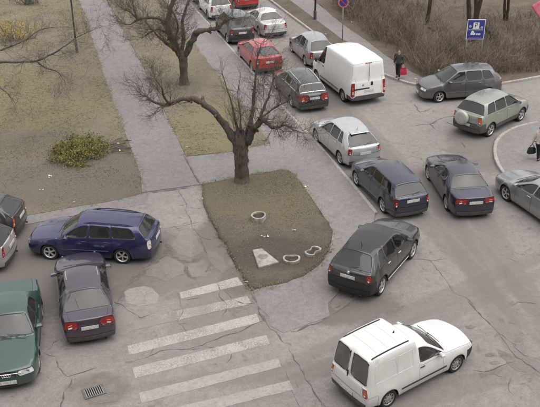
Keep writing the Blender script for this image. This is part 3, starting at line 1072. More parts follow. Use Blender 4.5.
# right side
kr_px = [(270, 0), (296, 19.5), (318, 35.6), (331, 45), (347, 55), (365, 66), (385.5, 75), (402, 81), (419, 85.6), (440, 87.5), (470, 87.5), (497, 84), (540, 76.5)]
kerbR = [gp(x, y, .11) for x, y in kr_px]
kerbR = [ext(kerbR[1], kerbR[0], 30)] + kerbR + [ext(kerbR[-2], kerbR[-1], 25)]
pn = [gp(290, 0, .1), gp(314, 18, .1), gp(342, 39, .1), gp(354.5, 45.5, .1), gp(372, 63, .1)]
pn = [ext(pn[1], pn[0], 30)] + pn
pf = [gp(313, 0, .1), gp(326, 10, .1), gp(340, 22, .1), gp(366, 40, .1), gp(386, 55.5, .1), gp(405, 67, .1), gp(430, 82, .1)]
pf = [ext(pf[1], pf[0], 30)] + pf
back = Vector((.06, .06, -.006))
sheet('pavement', [v.copy() for v in pn] + [kerbR[i] + back for i in range(7, 11)] + [v.copy() for v in reversed(pf)], PAVE_M, skirt=.1)
sheet('verge', jag([kerbR[i] + back for i in range(0, 8)][::-1] + [v + Vector((0, 0, .004)) for v in pn[:-1]], .6, .015, 6), DIRT_M, skirt=.1)
park = jag([v + Vector((0, 0, .006)) for v in pf], .4, .05, 8, False) + [kerbR[i] + Vector((0, .1, .0)) for i in range(11, 15)] + [Vector((90, 100, .11)), Vector((60, 140, .11)), Vector((-15, 140, .11))]
sheet('park_ground', park, BRUSHG_M, skirt=.1)
# corner pavement on the right
kc_px = [(519, 124.6), (504.6, 130.5), (494.8, 139.4), (492.8, 149), (494.8, 161), (502.6, 173), (517, 187), (540, 204)]
kerbC = [gp(600, 106, .11), gp(537, 120.7, .11)] + [gp(x, y, .11) for x, y in kc_px] + [gp(600, 245, .11)]
sheet('pavement', [v + Vector((.08, 0, -.006)) for v in kerbC] + [Vector((40, 22, .10)), Vector((40, 44, .10))], PAVE_M, skirt=.1)

# ---- kerb stones, one object each
def kerb_line(line, parent, width=.15, length=1.0, side=1, z=.11, seed=2):
    rnd = random.Random(seed)
    mesh = None
    segs = []
    pts = [Vector((p.x, p.y, 0)) for p in line]
    # walk along the polyline at equal arc length
    d, acc, P = [0], 0, []
    for a, b in zip(pts, pts[1:]):
        acc += (b - a).length; d.append(acc)
    def at(s):
        for k in range(len(pts) - 1):
            if s <= d[k + 1]:
                return pts[k].lerp(pts[k + 1], (s - d[k]) / (d[k + 1] - d[k]))
        return pts[-1]
    k = 0
    me = MB().box((0, 0, 0), (length - .018, width, .20), None, 0, .018).mesh('kerb_stone', CONC)
    while (k + 1) * length < acc and k < 70:
        a, b = at(k * length), at((k + 1) * length)
        m = (a + b) / 2
        h = math.atan2(b.y - a.y, b.x - a.x)
        nrm = Vector((-math.sin(h), math.cos(h), 0)) * side
        loc = m + nrm * (width / 2)
        o = link('kerb_stone', me, parent, (loc.x, loc.y, z - .10 + rnd.uniform(-.012, .008)), (rnd.uniform(-.02, .02), rnd.uniform(-.008, .008), h + rnd.uniform(-.012, .012)))
        k += 1
kerb_line(kerbL[:-1] + [ext(kerbL[-3], kerbL[-2], 8)], pavement, .14, 1.0, 1, .105, 2)
kr_o = tag(empty('kerb'), kind='structure')
kerb_line([ext(kerbR[2], kerbR[1], 9)] + kerbR[1:14] + [ext(kerbR[12], kerbR[13], 6)], kr_o, .15, 1.0, 1, .125, 3)
kc_o = tag(empty('kerb'), kind='structure')
kerb_line(kerbC[1:], kc_o, .15, .6, 1, .125, 4)

# ---- cracks: thin ragged ribbons laid in the road surface
CRACK_M = plain('crack filler', (.112, .099, .089), .95, var=.35, scale=9)
SEAL_M = plain('damp seam', (.125, .110, .098), .9, var=.3, scale=7)
def crack(px, w=.035, mat=None, z=.006, amp=.05, seed=0, parent=road, branch=True, zof=0.0):
    rnd = random.Random(seed * 31 + 5)
    line = jag([gp(x, y, zof) for x, y in px], .16, amp, seed + 11, False)
    vs, fs = [], []
    mb = MB()
    def ribbon(line, w):
        a = []
        m = len(line)
        for i, p in enumerate(line):
            t = (line[min(i + 1, m - 1)] - line[max(i - 1, 0)]).normalized()
            nn = Vector((-t.y, t.x, 0))
            ww = w * (.25 + rnd.random() ** 2 * 1.9) * (1 if 0 < i < m - 1 else .2)
            a += [p + nn * ww / 2 + Vector((0, 0, z)), p - nn * ww / 2 + Vector((0, 0, z))]
        mb.add(a, [(2 * i, 2 * i + 1, 2 * i + 3, 2 * i + 2) for i in range(m - 1)])
    ribbon(line, w)
    if branch:
        for i in range(3, len(line) - 2, 7):
            if rnd.random() < .6:
                t = (line[i + 1] - line[i]).normalized()
                a = math.atan2(t.y, t.x) + rnd.choice((-1, 1)) * rnd.uniform(.6, 1.5)
                p = line[i].copy(); br = [p.copy()]
                for _ in range(rnd.randint(3, 8)):
                    a += rnd.gauss(0, .35)
                    p = p + Vector((math.cos(a), math.sin(a), 0)) * .11
                    br.append(p.copy())
                z += .0006
                ribbon(br, w * .6)
    return mb.build('crack', mat or CRACK_M, parent)
CR = [
 ([(406, 258), (430, 260.5), (440, 272), (449.7, 286), (454, 293), (465, 297), (476, 308)], .05),
 ([(445, 259.5), (431, 260.5)], .03),
 ([(467.8, 301), (480, 314), (496.7, 331), (505, 342), (513, 353), (522, 360), (540, 373), (560, 388)], .075),
 ([(498, 333), (512, 343), (520, 352), (530, 357), (545, 362)], .035),
 ([(472, 371), (484, 372), (498, 367), (515.5, 361)], .05),
 ([(507, 385), (511, 378), (509, 391), (514, 396)], .035),
 ([(509, 258), (518, 262)], .03), ([(505, 270), (506, 279)], .03), ([(509, 307), (518, 302), (537, 304)], .04),
 ([(133, 362), (160, 351), (187, 349.6), (206.5, 342.7), (237, 333), (256.7, 323), (268, 318)], .06),
 ([(177.6, 292.5), (183, 310), (177.6, 321.4), (187, 333)], .05),
 ([(216, 283), (226, 308), (222, 319.5)], .045), ([(228, 350), (231, 358), (226, 364)], .05),
 ([(245, 277), (255, 300), (264, 319.5), (275, 331), (284, 343)], .16),
 ([(289, 347), (294, 360), (309, 383), (322, 407)], .06),
 ([(159.5, 230), (191.4, 224), (213.5, 219)], .05), ([(179, 189.6), (185, 202), (191.4, 224), (200, 236.5), (207, 253.7)], .06),
 ([(60, 368), (67.6, 377), (82.7, 372.5), (98, 367)], .05), ([(72, 378), (71, 384), (64, 392), (61, 404), (58, 415)], .09),
 ([(44, 353), (56, 357), (58, 367), (66, 376)], .045),
 ([(458.5, 115.7), (444, 117.6), (430, 124), (436, 130)], .14), ([(445.6, 122), (453, 125), (460, 124)], .08),
 ([(460, 141), (465, 148)], .10), ([(414, 104), (420, 112), (432, 108)], .09),
 ([(330, 317), (310, 325), (291, 332)], .14), ([(328.7, 306), (338, 291), (346, 287)], .05), ([(333, 309), (352, 297), (368, 287)], .06),
 ([(350, 305), (340, 310), (333, 314)], .07),
 ([(104, 300), (121, 304), (140, 318), (160, 312)], .05), ([(60, 340), (44, 353)], .03),
 ([(300, 407), (294, 395), (286, 372)], .04), ([(285, 62), (292, 70), (300, 66)], .05), ([(286, 28), (296, 31), (303, 38)], .05),

]
for k, (px, w) in enumerate(CR): crack(px, w * .36, CRACK_M, .005 + .0012 * (k % 6), .05, k)
BL = [([(167, 241), (167, 251), (179, 260), (191, 262), (203.7, 256)], .26), ([(183, 260), (185, 271), (196, 280)], .2), ([(150, 232), (160, 240), (167, 246)], .22),
      ([(207, 253), (214, 262), (205, 272)], .18), ([(142, 268), (155, 262), (167, 252)], .26), ([(128, 285), (140, 276), (150, 268)], .24)]
for k, (px, w) in enumerate(BL): crack(px, w * .7, SEAL_M, .0032 + .0004 * k, .09, 60 + k, branch=False)

# expansion joint where the footpath meets the yard
crack([(130, 195), (155, 191.6), (179, 188.8), (201, 184.6)], .05, CRACK_M, .012, .01, 90, branch=False, zof=.036)
crack([(184.5, 156.5), (192, 170), (200, 184)], .05, CRACK_M, .018, .02, 91, branch=False, zof=.04)

# pale patches and blots of newer asphalt
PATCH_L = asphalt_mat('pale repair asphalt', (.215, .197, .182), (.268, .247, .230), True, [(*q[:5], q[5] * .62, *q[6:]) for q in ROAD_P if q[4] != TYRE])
PATCH_D = asphalt_mat('dark repair asphalt', (.155, .138, .125), (.205, .185, .168), False)
def blot(px, mat, z, seed, amp=.06):
    return sheet('repair_patch', jag([gp(x, y, z) for x, y in px], .22, amp, seed), mat, parent=road)
blot([(143, 193.5), (160, 191), (180, 188), (201, 185), (208, 213), (214, 219), (200, 224), (191, 226), (176, 229), (160, 231), (159, 214), (151, 205)], PATCH_L, .0038, 20, .04)
blot([(124, 292), (136, 287), (152, 288), (159, 295), (157, 303), (140, 306), (127, 303)], asphalt_mat('pale new asphalt', (.245, .226, .21), (.285, .264, .247), False), .0042, 21)
blot([(142, 262), (166, 256), (182, 263), (184, 274), (165, 281), (146, 276)], PATCH_L, .0045, 22)
blot([(188, 266), (203, 259), (213, 268), (205, 277), (192, 277)], PATCH_L, .0042, 23)
blot([(171, 243), (186, 229), (198, 240), (203, 252), (190, 258), (178, 255)], PATCH_L, .0045, 24)
blot([(206, 250), (216, 252), (230, 268), (222, 274), (212, 264)], PATCH_L, .0048, 25)
blot([(82, 384), (97, 378), (106, 379), (118, 384), (117, 401), (106, 403), (88, 404), (79, 396)], PATCH_D, .0042, 26)
blot([(62, 393), (80, 386), (84, 400), (92, 412), (60, 415)], PATCH_L, .0049, 27)
blot([(108, 385), (114, 384), (116, 392), (110, 393)], PATCH_L, .0085, 28, .03)
blot([(329, 305), (339, 293), (355, 287), (372, 288), (355, 300), (336, 311)], PATCH_D, .0044, 29, .05)
blot([(340, 303), (350, 297), (353, 300), (343, 307)], PATCH_L, .0085, 30, .02)
blot([(497, 349), (514, 357), (527, 372), (517, 371), (505, 360)], PATCH_D, .0044, 31)
blot([(478, 373), (496, 369), (508, 366), (498, 374), (482, 378)], PATCH_D, .0046, 32)
for k, (x, y) in enumerate([(470, 327), (490, 355), (513, 322), (495, 363), (518, 340), (330, 290)]):
    blot([(x - 5, y - 1), (x + 1, y - 2.4), (x + 5, y), (x + 2, y + 2), (x - 4, y + 1.6)], PATCH_D, .0052, 40 + k, .03)

# ---- zebra crossing: worn paint
def worn_paint(name, wear):
    m, nt, b = new_mat(name)
    co = world_pos(nt)
    f1 = noise_tex(nt, 26, 3, .75, co, .8); f2 = noise_tex(nt, 1.5, 4, .6, co)
    add = N(nt, 'ShaderNodeMath', operation='MULTIPLY_ADD'); nt.links.new(f2, add.inputs[0]); add.inputs[1].default_value = .55; nt.links.new(f1, add.inputs[2])
    f = ramp(nt, add.outputs[0], [(wear, 1.0), (wear + .10, 0.0)])
    vo = N(nt, 'ShaderNodeTexVoronoi', feature='DISTANCE_TO_EDGE', Scale=8.0); nt.links.new(co, vo.inputs['Vector'])
    ck = ramp(nt, vo.outputs['Distance'], [(.02, 0.0), (.075, 1.0)])
    f = mix(nt, 1.0, f, mix(nt, ramp(nt, noise_tex(nt, 2.4, 3, .6, co), [(.4, 0.0), (.6, .85)]), 1.0, ck), 'MULTIPLY')
    asp = ramp(nt, noise_tex(nt, 1.2, 5, .6, co), [(.3, (.19, .172, .158)), (.7, (.255, .234, .217))])
    wht = ramp(nt, noise_tex(nt, 3, 4, .6, co), [(.3, (.335, .315, .293)), (.7, (.43, .41, .385))])
    nt.links.new(mix(nt, f, asp, wht), b.inputs['Base Color'])
    b.inputs['Roughness'].default_value = .8
    return m
ZB1 = worn_paint('worn crossing paint', .71)
ZB2 = worn_paint('almost gone crossing paint', .63)
ZB3 = worn_paint('faded crossing paint', .775)
def faded():
    m, nt, b = new_mat('thin smooth crossing paint')
    co = world_pos(nt)
    c = ramp(nt, noise_tex(nt, 2.2, 6, .65, co), [(.3, (.275, .256, .238)), (.7, (.355, .334, .312))])
    c = mix(nt, .4, c, ramp(nt, noise_tex(nt, 60, 3, .7, co), [(.3, .3), (.7, .72)]), 'OVERLAY')
    w = ramp(nt, noise_tex(nt, 9, 5, .75, co, .6), [(.50, 0.0), (.62, .8)])
    c = mix(nt, w, c, (.235, .216, .20))
    nt.links.new(c, b.inputs['Base Color']); b.inputs['Roughness'].default_value = .85
    return m
ZB4 = faded()
ZS = [([(179.5, 292.5), (237.4, 277), (243.2, 284.7), (181.4, 298.6)], ZB3), ([(176, 311), (247, 296), (251, 303.5), (180, 319.5)], ZB1), ([(133, 322), (176, 311), (180, 319.5), (135, 330)], ZB2),
      ([(127.4, 345.8), (256.7, 313.7), (259.8, 322.2), (129.3, 355)], ZB3), ([(132.4, 367.8), (266.4, 335), (270.2, 343.8), (135, 378.2)], ZB3),
      ([(139, 392.9), (278, 358.1), (281, 366.6), (141.7, 403.3)], ZB4), ([(148, 414), (289.5, 380.5), (293.4, 389.8), (150, 425)], ZB4)]
for k, (px, m) in enumerate(ZS):
    sheet('crossing_stripe', jag([gp(x, y, .0040 + .0002 * k) for x, y in px], .12, .010, 70 + k), m, parent=road)

# ------------------------------------------------------------------ the vehicles
G_STD = glass('car glass')
G_DARK = glass('tinted glass', (.16, .17, .17), .02)
G_DUST = glass('dusty rear glass', (.26, .27, .27), .06)
G_PALE = glass('pale reflecting glass', (.36, .37, .37), .085)
ROADH = 106.5

# blue estate, broadside in the yard
P = base('wagon', paint('blue metallic paint', (.021, .022, .085), .4, .03), L=4.60, fo=.86, glass_r=G_DUST, rails=(-1.75, .05), rail_mat=plain('dark rail', (.03, .03, .06), .4), tl_mat=CLEARL, tl=(0,), glass=G_STD, W=1.78,
         strip=.50, strip_mat=paint('blue metallic paint', (.03, .03, .11)))
r, I = build_car('estate_car', P)
finish(r, by_wheels((51.7, 258.9), (123.2, 263), 'L', P['W']), 'bright blue estate car parked broadside beside the lawn')

# aubergine saloon seen from behind
P = base('hatch', paint('aubergine paint', (.052, .038, .060), .35, .05), L=4.50, W=1.74, wb=2.62, x_rr=-1.12, x_rw=-1.80, H=1.42,
         belt=[(-2.3, .93), (-1.7, .95), (.8, .89), (1.3, .84), (2.2, .66)], roofz=[(-1.0, 1.36), (-.4, 1.415), (.2, 1.37)],
         roofw=[(-1.0, .60), (-.4, .66), (.2, .62)], wins=[(-.95, -.12), (-.12, .88)], x_cowl=.84, x_rf=.10, glass_r=G_PALE, tl=(0, 1), spoiler=False, rwiper=False, gate_win=True,
         plate_z=.70, tl_mat=plain('smoked red lamp', (.20, .022, .022), .25), z2r=.66, rend=(.04, 0, .03, .12), rim='steel')
r, I = build_car('hatchback_car', P)
a, b = gp(81, 272), gp(92.5, 345)
h = math.atan2(a.y - b.y, a.x - b.x)
finish(r, by_rear((92.5, 345), math.degrees(h), P), 'dull purple hatchback with pale rear window parked beside the green saloon')
ant = MB().tube([(-1.0, .40, I['top'](-1.0, .40)), (-1.75, .25, I['top'](-1.7, .25) + .04)], [.008, .004], 5); ant.build('antenna', BLACK, r)
for s in (1, -1):
    MB().tube([(x * .1, s * .50, I['top'](x * .1, s * .50) + .004) for x in range(-5, 2)], .012, 5).build('roof_highlight', CHROME, r)  # bright strips standing in for highlights along the roof edges

# green saloon facing the camera
P = base('sedan', paint('dark green paint', (.024, .066, .053), .2, .06), L=4.48, W=1.73, glass_f=G_PALE, grille_mat=BLACK, strip=.52, x_cowl=.82, x_rf=.12,
         belt=[(-2.3, .93), (-1.5, .93), (.8, .89), (1.3, .86), (2.2, .72)], fend=(-.03, .03, .02, -.05), ftaper=.09, hl=(0, 1), rim='steel', z2f=.54, mirx=.30)
r, I = build_car('saloon_car', P)
hd = R(-79)
c = gp(10, 391.5)
xe = P['fo'] + P['wb'] / 2
finish(r, (c - Vector((math.cos(hd), math.sin(hd), 0)) * (xe + .02), hd), 'dark green saloon facing the camera beside the purple hatchback')
MB().box((I['endx'](0, .665, 1), 0, .665), (.02, .85, .03), None, 0, .006).build('grille_trim', CHROME, r)
bd = MB()
for k in range(4):
    pts = [(I['endx'](0, .63, 1) + .012, -.09 + .06 * k + .042 * math.cos(t), .63 + .042 * math.sin(t)) for t in [2 * math.pi * q / 12 for q in range(13)]]
    bd.tube(pts, .006, 4)
bd.build('emblem', CHROME, r)

# two cars cut by the left edge
P = base('hatch', paint('graphite paint', (.040, .036, .038), .3, .1), L=3.9, W=1.66, wb=2.45, glass_r=G_PALE, spoiler=False, tl_mat=ORANGEL, fo=.75, rim='steel')
r, I = build_car('hatchback_car', P)
finish(r, by_rear((23.5, 232), 176, P), 'dark grey hatchback at the left edge, beside the lawn')
P = base('hatch', paint('pale silver paint', (.42, .39, .37), .3, .3), L=3.95, W=1.68, wb=2.48, spoiler=False, fo=.75, rim='steel', glass_r=G_STD)
r, I = build_car('hatchback_car', P)
finish(r, by_rear((13.5, 262), 177, P), 'silver hatchback at the left edge, behind the green saloon')

# black crossover
P = base('hatch', paint('black paint', (.011, .010, .010), .0, .05, .22, 1.0), L=4.31, W=1.80, wb=2.63, R=.345, fo=.88, sill=.27, z1=.50, z2=.74, z2f=.66, z2r=.80,
         x_cowl=1.02, x_rf=.32, x_rr=-1.42, x_rw=-1.98,
         belt=[(-2.2, 1.10), (-1.2, 1.09), (.8, 1.00), (1.3, .97), (2.2, .84)],
         roofz=[(-1.5, 1.54), (-1.0, 1.61), (-.3, 1.645), (.33, 1.60)], roofw=[(-1.45, .60), (-.6, .69), (.3, .66)],
         bump_mat=BLACK, val_mat=BLACK, clad=True, low_mat=BLACK, glass=G_DARK, glass_r=glass('tinted rear glass', (.12, .12, .12), .06), plate_z=.92, antenna=(-1.15, .22, .10), badge=1.06, spoiler=False,
         roof_mat=glass('panoramic roof', (.03, .03, .03), .05), tl_side=True, tl=(0,), handle_mat=CHROME)
r, I = build_car('crossover_car', P)
finish(r, by_wheels((411, 257.6), (379.9, 293.8), 'R', P['W']), 'black crossover car with a white roof reflection at the end of the pavement'.replace('white roof reflection', 'tinted rear window'))
for s in (1, -1):
    MB().box((0, I['side'](0, .34, s) + s * .004, .34), (1.75, .03, .035), None, 0, .01).build('sill_trim', CHROME, r)

# white panel van with raised box, in front
WHITE = paint('white van paint', (.70, .69, .665), 0, .75, .4, .6)
P = dict(L=4.21, W=1.70, wb=2.60, R=.295, fo=.80, sill=.24, z1=.42, z2=.66, paint=WHITE, glass=G_STD, glass_r=glass('grimy van glass', (.24, .24, .23), .24),
         x_cowl=.86, x_rf=.22, x_rr=-1.92, x_rw=-2.06, xB=-.20, mid=[-.62, -.50, -.30, -.20, -.10],
         belt=[(-2.2, .95), (-.3, .95), (.8, .92), (1.3, .87), (2.2, .70)],
         roofz=[(-2.05, 1.80), (-1.2, 1.84), (-.46, 1.84), (-.30, 1.80), (-.16, 1.50), (0, 1.47), (.25, 1.42)],
         roofw=[(-2.05, .80), (-.46, .82), (-.30, .81), (-.14, .72), (.25, .68)], lean=[(-.62, .14), (-.50, .18), (-.20, .04)], cuts=[-.62, -.50, -.20],
         wins=[(-.20, .86)], doors=[(-.24, .84)], rear_window='split', gate_win=False, tl=(0,), tl_mat=ORANGEL, drop=.045, boxy=.7, pillar=.055,
         bump_mat=BLACK, bump_mat_r=WHITE, cab_only=-.30, seat1=.05, lid_name='rear_doors', strip=.46, rim='steel', tl_tall=False, rend=(.03, 0, .0, .02), rbulge=.04, rtaper=.03,
         hl=(0,), crown=.06, plate_z=.52, handle_mat=BLACK, mir_mat=WHITE, exhaust=False)
r, I = build_car('panel_van', P)
finish(r, by_wheels((453.9, 370.8), (386.9, 406.0), 'R', P['W']), 'small white panel van with a raised box and black roof strips', 'van')
for s in (1, -1):
    MB().tube([(-1.94 + .16 * k, s * .60, I['top'](-1.94 + .16 * k, s * .60) + .004) for k in range(10)], .022, 6).build('roof_strip', BLACK, r)
    m = MB()
    for q in range(2):
        x0, x1 = (-1.78, -1.02) if q == 0 else (-.98, -.42)
        pts = [(x0, 1.02), (x0, 1.3), (x0 + .04, 1.56), (x1 - .04, 1.56), (x1, 1.3), (x1, 1.02), (x0, 1.02)]
        m.tube([(a, I['side'](a, b, s), b) for a, b in pts], .007, 4)
    m.build('panel_swage', WHITE, r)
MB().box((I['endx'](.02, 1.0, -1) - .008, .02, 1.0), (.03, .03, .34), None, 0, .01).build('door_lock_bar', BLACK, r)
for k in range(3):
    MB().tube([(-1.55 + .38 * k, y * .1, I['top'](-1.55 + .38 * k, y * .1)) for y in range(-5, 6)], .010, 4).build('roof_rib', WHITE, r)
zt = I['top'](-.62, -.12)
MB().tube([(-.62, -.12, zt), (-.60, -.12, zt + .06)], [.03, .012], 6).build('aerial_base', BLACK, r)

# navy estate at the kerb
P = base('wagon', paint('navy paint', (.013, .016, .040), .3, .04), L=4.24, W=1.68, wb=2.51, fo=.80, x_cowl=.86, x_rf=.18, x_rr=-1.72, x_rw=-2.06,
         belt=[(-2.2, .98), (-1.3, .97), (.8, .91), (1.3, .87), (2.1, .70)], roofz=[(-1.8, 1.42), (-1.2, 1.47), (-.3, 1.49), (.25, 1.45)],
         wins=[(-1.8, -.95), (-.95, -.14), (-.14, .9)], cuts=[-.95, -.14], doors=[(-.9, -.14), (-.14, .84)], lean=[(-.95, .05), (-.14, -.03)], glass_r=G_PALE, glass=G_DARK, plate_z=.84, tl=(0,), tl_mat=plain('dark red lamp', (.16, .02, .02), .25))
r, I = build_car('estate_car', P)
finish(r, by_wheels((356.7, 184.4), (384.0, 212.5), 'L', P['W']), 'navy estate car parked at the kerb between silver hatchback and black crossover')

# purple saloon in the junction
P = base('sedan', paint('deep purple paint', (.022, .016, .040), .3, .04), L=4.47, W=1.74, glass_r=G_PALE, tl=(0, 1), plate_z=.78, handle_mat=BLACK, z2r=.70)
r, I = build_car('saloon_car', P)
finish(r, by_wheels((428.9, 179.6), (446.7, 208.9), 'L', P['W']), 'dark purple saloon standing in the junction beside the navy estate')

# silver hatchback at the kerb
P = base('hatch', paint('silver paint', (.47, .48, .49), .5, .12), L=4.22, W=1.76, glass=G_DARK, glass_r=glass('green rear glass', (.16, .18, .17), .09), antenna=(-1.2, .16, .06), plate_z=.74, tl_mat=REDL, z2r=.68, tl=(0,))
r, I = build_car('hatchback_car', P)
finish(r, by_wheels((317.7, 141.9), (340.4, 163.6), 'L', P['W']), 'silver five-door hatchback at the kerb behind the dark estate')

# dark estate
P = base('wagon', paint('dark grey metallic', (.024, .022, .024), .3, .05), L=4.75, rails=(-1.8, .1), rail_mat=CHROME, tl=(0, 1), glass=G_DARK, glass_r=G_DARK, plate_z=.78, seal_mat=CHROME)
r, I = build_car('estate_car', P)
finish(r, by_rear((314.5, 112.5), ROADH, P), 'dark grey estate with bright roof rails behind the red car')

# tall white van
WHITE2 = paint('clean white van paint', (.74, .735, .715), 0, .22, .4, .4)
P = dict(L=5.10, W=2.05, wb=3.25, R=.335, tw=.215, fo=.92, sill=.30, z1=.52, z2=.78, paint=WHITE2, glass=G_DARK,
         x_cowl=1.62, x_rf=.92, x_rr=-2.44, x_rw=-2.50, xB=.55, mid=[-.3, .28, .40, .50, .62, .74],
         belt=[(-2.6, 1.28), (.4, 1.28), (1.5, 1.22), (1.9, 1.08), (2.6, .92)],
         roofz=[(-2.5, 2.30), (-1.5, 2.36), (.4, 2.34), (.95, 2.22)], roofw=[(-2.5, .84), (-.5, .86), (.5, .83), (.95, .76)],
         lean=[(.40, .0), (.62, .02)], cuts=[.40, .62], wins=[(.62, 1.62)], doors=[(.62, 1.6)], rear_window=False, gate_win=True, gate_low=True, valance=False, bump_rows_r=1,
         tl=(0,), tl_tall=True, drop=.05, boxy=.35, bump_mat=DARKGREY, bump_mat_r=DARKGREY, cab_only=.5, seat1=.75, lid_name='rear_doors', strip=.52, strip_mat=DARKGREY,
         rend=(.0, -.03, .0, .02), rbulge=.04, rtaper=.02, z2r=1.05, hl=(0, 1), rim='steel', handle_mat=BLACK, mir_mat=BLACK, mirs=1.7, plate_z=.80, exhaust=False, yf=(.96, 1, .995, .965))
r, I = build_car('panel_van', P)
finish(r, by_wheels((317.7, 81.2), (343.9, 101.5), 'L', P['W'], .215), 'tall white panel van with plain rear doors driving in the far lane', 'van')
MB().box((-2.565, 0, 1.45), (.012, .014, 1.5)).build('door_seam', GAP, r)
MB().box((I['endx'](-.16, 1.15, -1) - .008, -.16, 1.15), (.04, .10, .20), None, 0, .02).build('door_handle', BLACK, r)
MB().box((I['endx'](.4, .93, -1) - .005, .40, .93), (.03, .85, .07), None, 0, .01).build('plate_lamp_strip', BLACK, r)
MB().box((I['endx'](0, 2.2, -1), 0, 2.20), (.05, .36, .035), None, 0, .01).build('brake_light', REDL, r)
MB().lathe([(0, .05), (-.015, .045), (-.015, .001)], 14, 'X', 0, (I['endx'](.33, 1.12, -1), .33, 1.12)).build('badge', plain('dull emblem', (.25, .2, .2), .4), r)

# silver estate ahead of the van
P = base('hatch', paint('grey silver paint', (.33, .33, .335), .45, .2), L=4.25, W=1.74, glass=G_STD, glass_r=G_DUST, spoiler=False)
r, I = build_car('hatchback_car', P)
finish(r, by_wheels((292.8, 52.2), (305.6, 65.2), 'L', P['W']), 'grey silver hatchback driving ahead of the tall white van')

# red car at the kerb
P = base('hatch', paint('faded red paint', (.40, .032, .032), .0, .1), L=4.3, W=1.72, x_rr=-1.2, x_rw=-1.85, glass=G_STD, glass_r=G_STD, roofz=[(-1.3, 1.36), (-.6, 1.42), (.2, 1.38)], spoiler=False, plate_z=.74)
r, I = build_car('hatchback_car', P)
finish(r, by_rear((270, 74.5), ROADH, P), 'faded red hatchback parked at the kerb beyond the dark grey estate')

# dark tall car
P = base('mpv', paint('slate grey paint', (.05, .05, .055), .2, .08), L=4.05, W=1.70, glass_r=G_DUST, roofz=[(-1.7, 1.66), (-1.0, 1.70), (-.3, 1.70), (.35, 1.64)], bump_mat=BLACK, fo=.78)
r, I = build_car('compact_van', P)
finish(r, by_rear((243, 45.0), ROADH, P), 'dark grey tall compact car parked at the kerb under the branch')

# silver saloon
P = base('sedan', paint('light silver paint', (.66, .65, .63), .3, .15), L=4.45, W=1.72, glass=G_DARK, glass_r=glass('cool rear glass', (.2, .22, .24), .15), tl=(0,), plate_z=.78)
r, I = build_car('saloon_car', P)
finish(r, by_rear((276, 38.5), ROADH + 1, P), 'pale silver saloon driving ahead beside the faded red hatchback')

# white hatch, red and dark cars at the top
P = base('hatch', paint('old white paint', (.74, .73, .70), 0, .2), L=4.1, W=1.68, wb=2.5, glass=G_DARK, glass_r=G_STD, spoiler=False, rim='steel')
r, I = build_car('hatchback_car', P)
finish(r, by_rear((222, 20.5), ROADH, P), 'white hatchback parked at the kerb near the top edge')
P = base('hatch', paint('bright red paint', (.44, .022, .026), 0, .1), L=4.2, W=1.72, glass=G_STD, spoiler=False)
r, I = build_car('hatchback_car', P)
finish(r, by_rear((248.5, 10.0), ROADH, P), 'bright red car driving away at the top edge')
P = base('sedan', paint('dark blue grey paint', (.04, .045, .055), .2, .08))
r, I = build_car('saloon_car', P)
finish(r, by_rear((207.5, 4.5), ROADH, P), 'dark car parked ahead of the white hatchback, cut by the top edge')

# grey people carrier
P = base('mpv', paint('mid grey paint', (.10, .095, .098), .35, .12), glass_f=G_PALE, glass=G_STD, glass_r=G_STD, spoiler=False, steer=.25, bump_mat=paint('mid grey paint', (.15, .15, .15)), strip=.5, strip_mat=DARKGREY)
r, I = build_car('people_carrier', P)
finish(r, by_wheels((438.6, 102.2), (487, 98.5), 'L', P['W']), 'mid grey people carrier under the blue parking sign')

# two-tone off-roader with spare wheel on its back
TT = paint('pale green grey paint', (.25, .265, .225), .3, .25)
P = base('mpv', TT, L=4.20, W=1.76, R=.335, sill=.28, z1=.52, z2=.70, z2r=.74, bump_mat=DARKGREY, clad=True, low_mat=DARKGREY, glass=G_DARK, glass_r=glass('green rear glass', (.16, .18, .17), .09),
         belt=[(-2.0, 1.12), (-1.2, 1.12), (.8, 1.06), (1.3, .99), (2.1, .82)], roofz=[(-1.7, 1.60), (-1.0, 1.68), (-.3, 1.70), (.35, 1.64)], tl_mat=ORANGEL, plate_z=.66, rwiper=False, mir_mat=DARKGREY)
r, I = build_car('off_roader', P)
finish(r, by_wheels((519.6, 120.6), (488.8, 136.1), 'R', P['W']), 'pale green off-roader with grey cladding and spare wheel on its back')
sw = MB().lathe([(.10, .30), (.08, .335), (-.05, .345), (-.10, .32), (-.115, .22), (-.125, .12), (-.125, .001)], 26, 'X', 0, (I['xe0'] - .16, .16, .95))
sw.build('spare_wheel_cover', plain('spare wheel cover', (.40, .41, .38), .4, .1, .1), r, True)

# grey saloon at the right edge
P = base('sedan', paint('warm silver paint', (.30, .295, .30), .45, .2), L=4.68, W=1.81, wb=2.72, R=.33, fo=1.02, x_cowl=1.05, x_rf=.20, x_rr=-.95, x_rw=-1.6, glass=G_DARK, glass_f=G_STD, ftaper=.2, handle_mat=CHROME)
r, I = build_car('saloon_car', P)
a, b = gp(506.3, 200), gp(540, 223.5)
h = math.atan2(a.y - b.y, a.x - b.x)
n_ = Vector((-math.sin(h), math.cos(h), 0))
f_ = Vector((math.cos(h), math.sin(h), 0))
finish(r, (a - f_ * P['wb'] / 2 - n_ * (P['W'] / 2 - .12), h), 'silver grey saloon at the right edge beside the corner pavement')

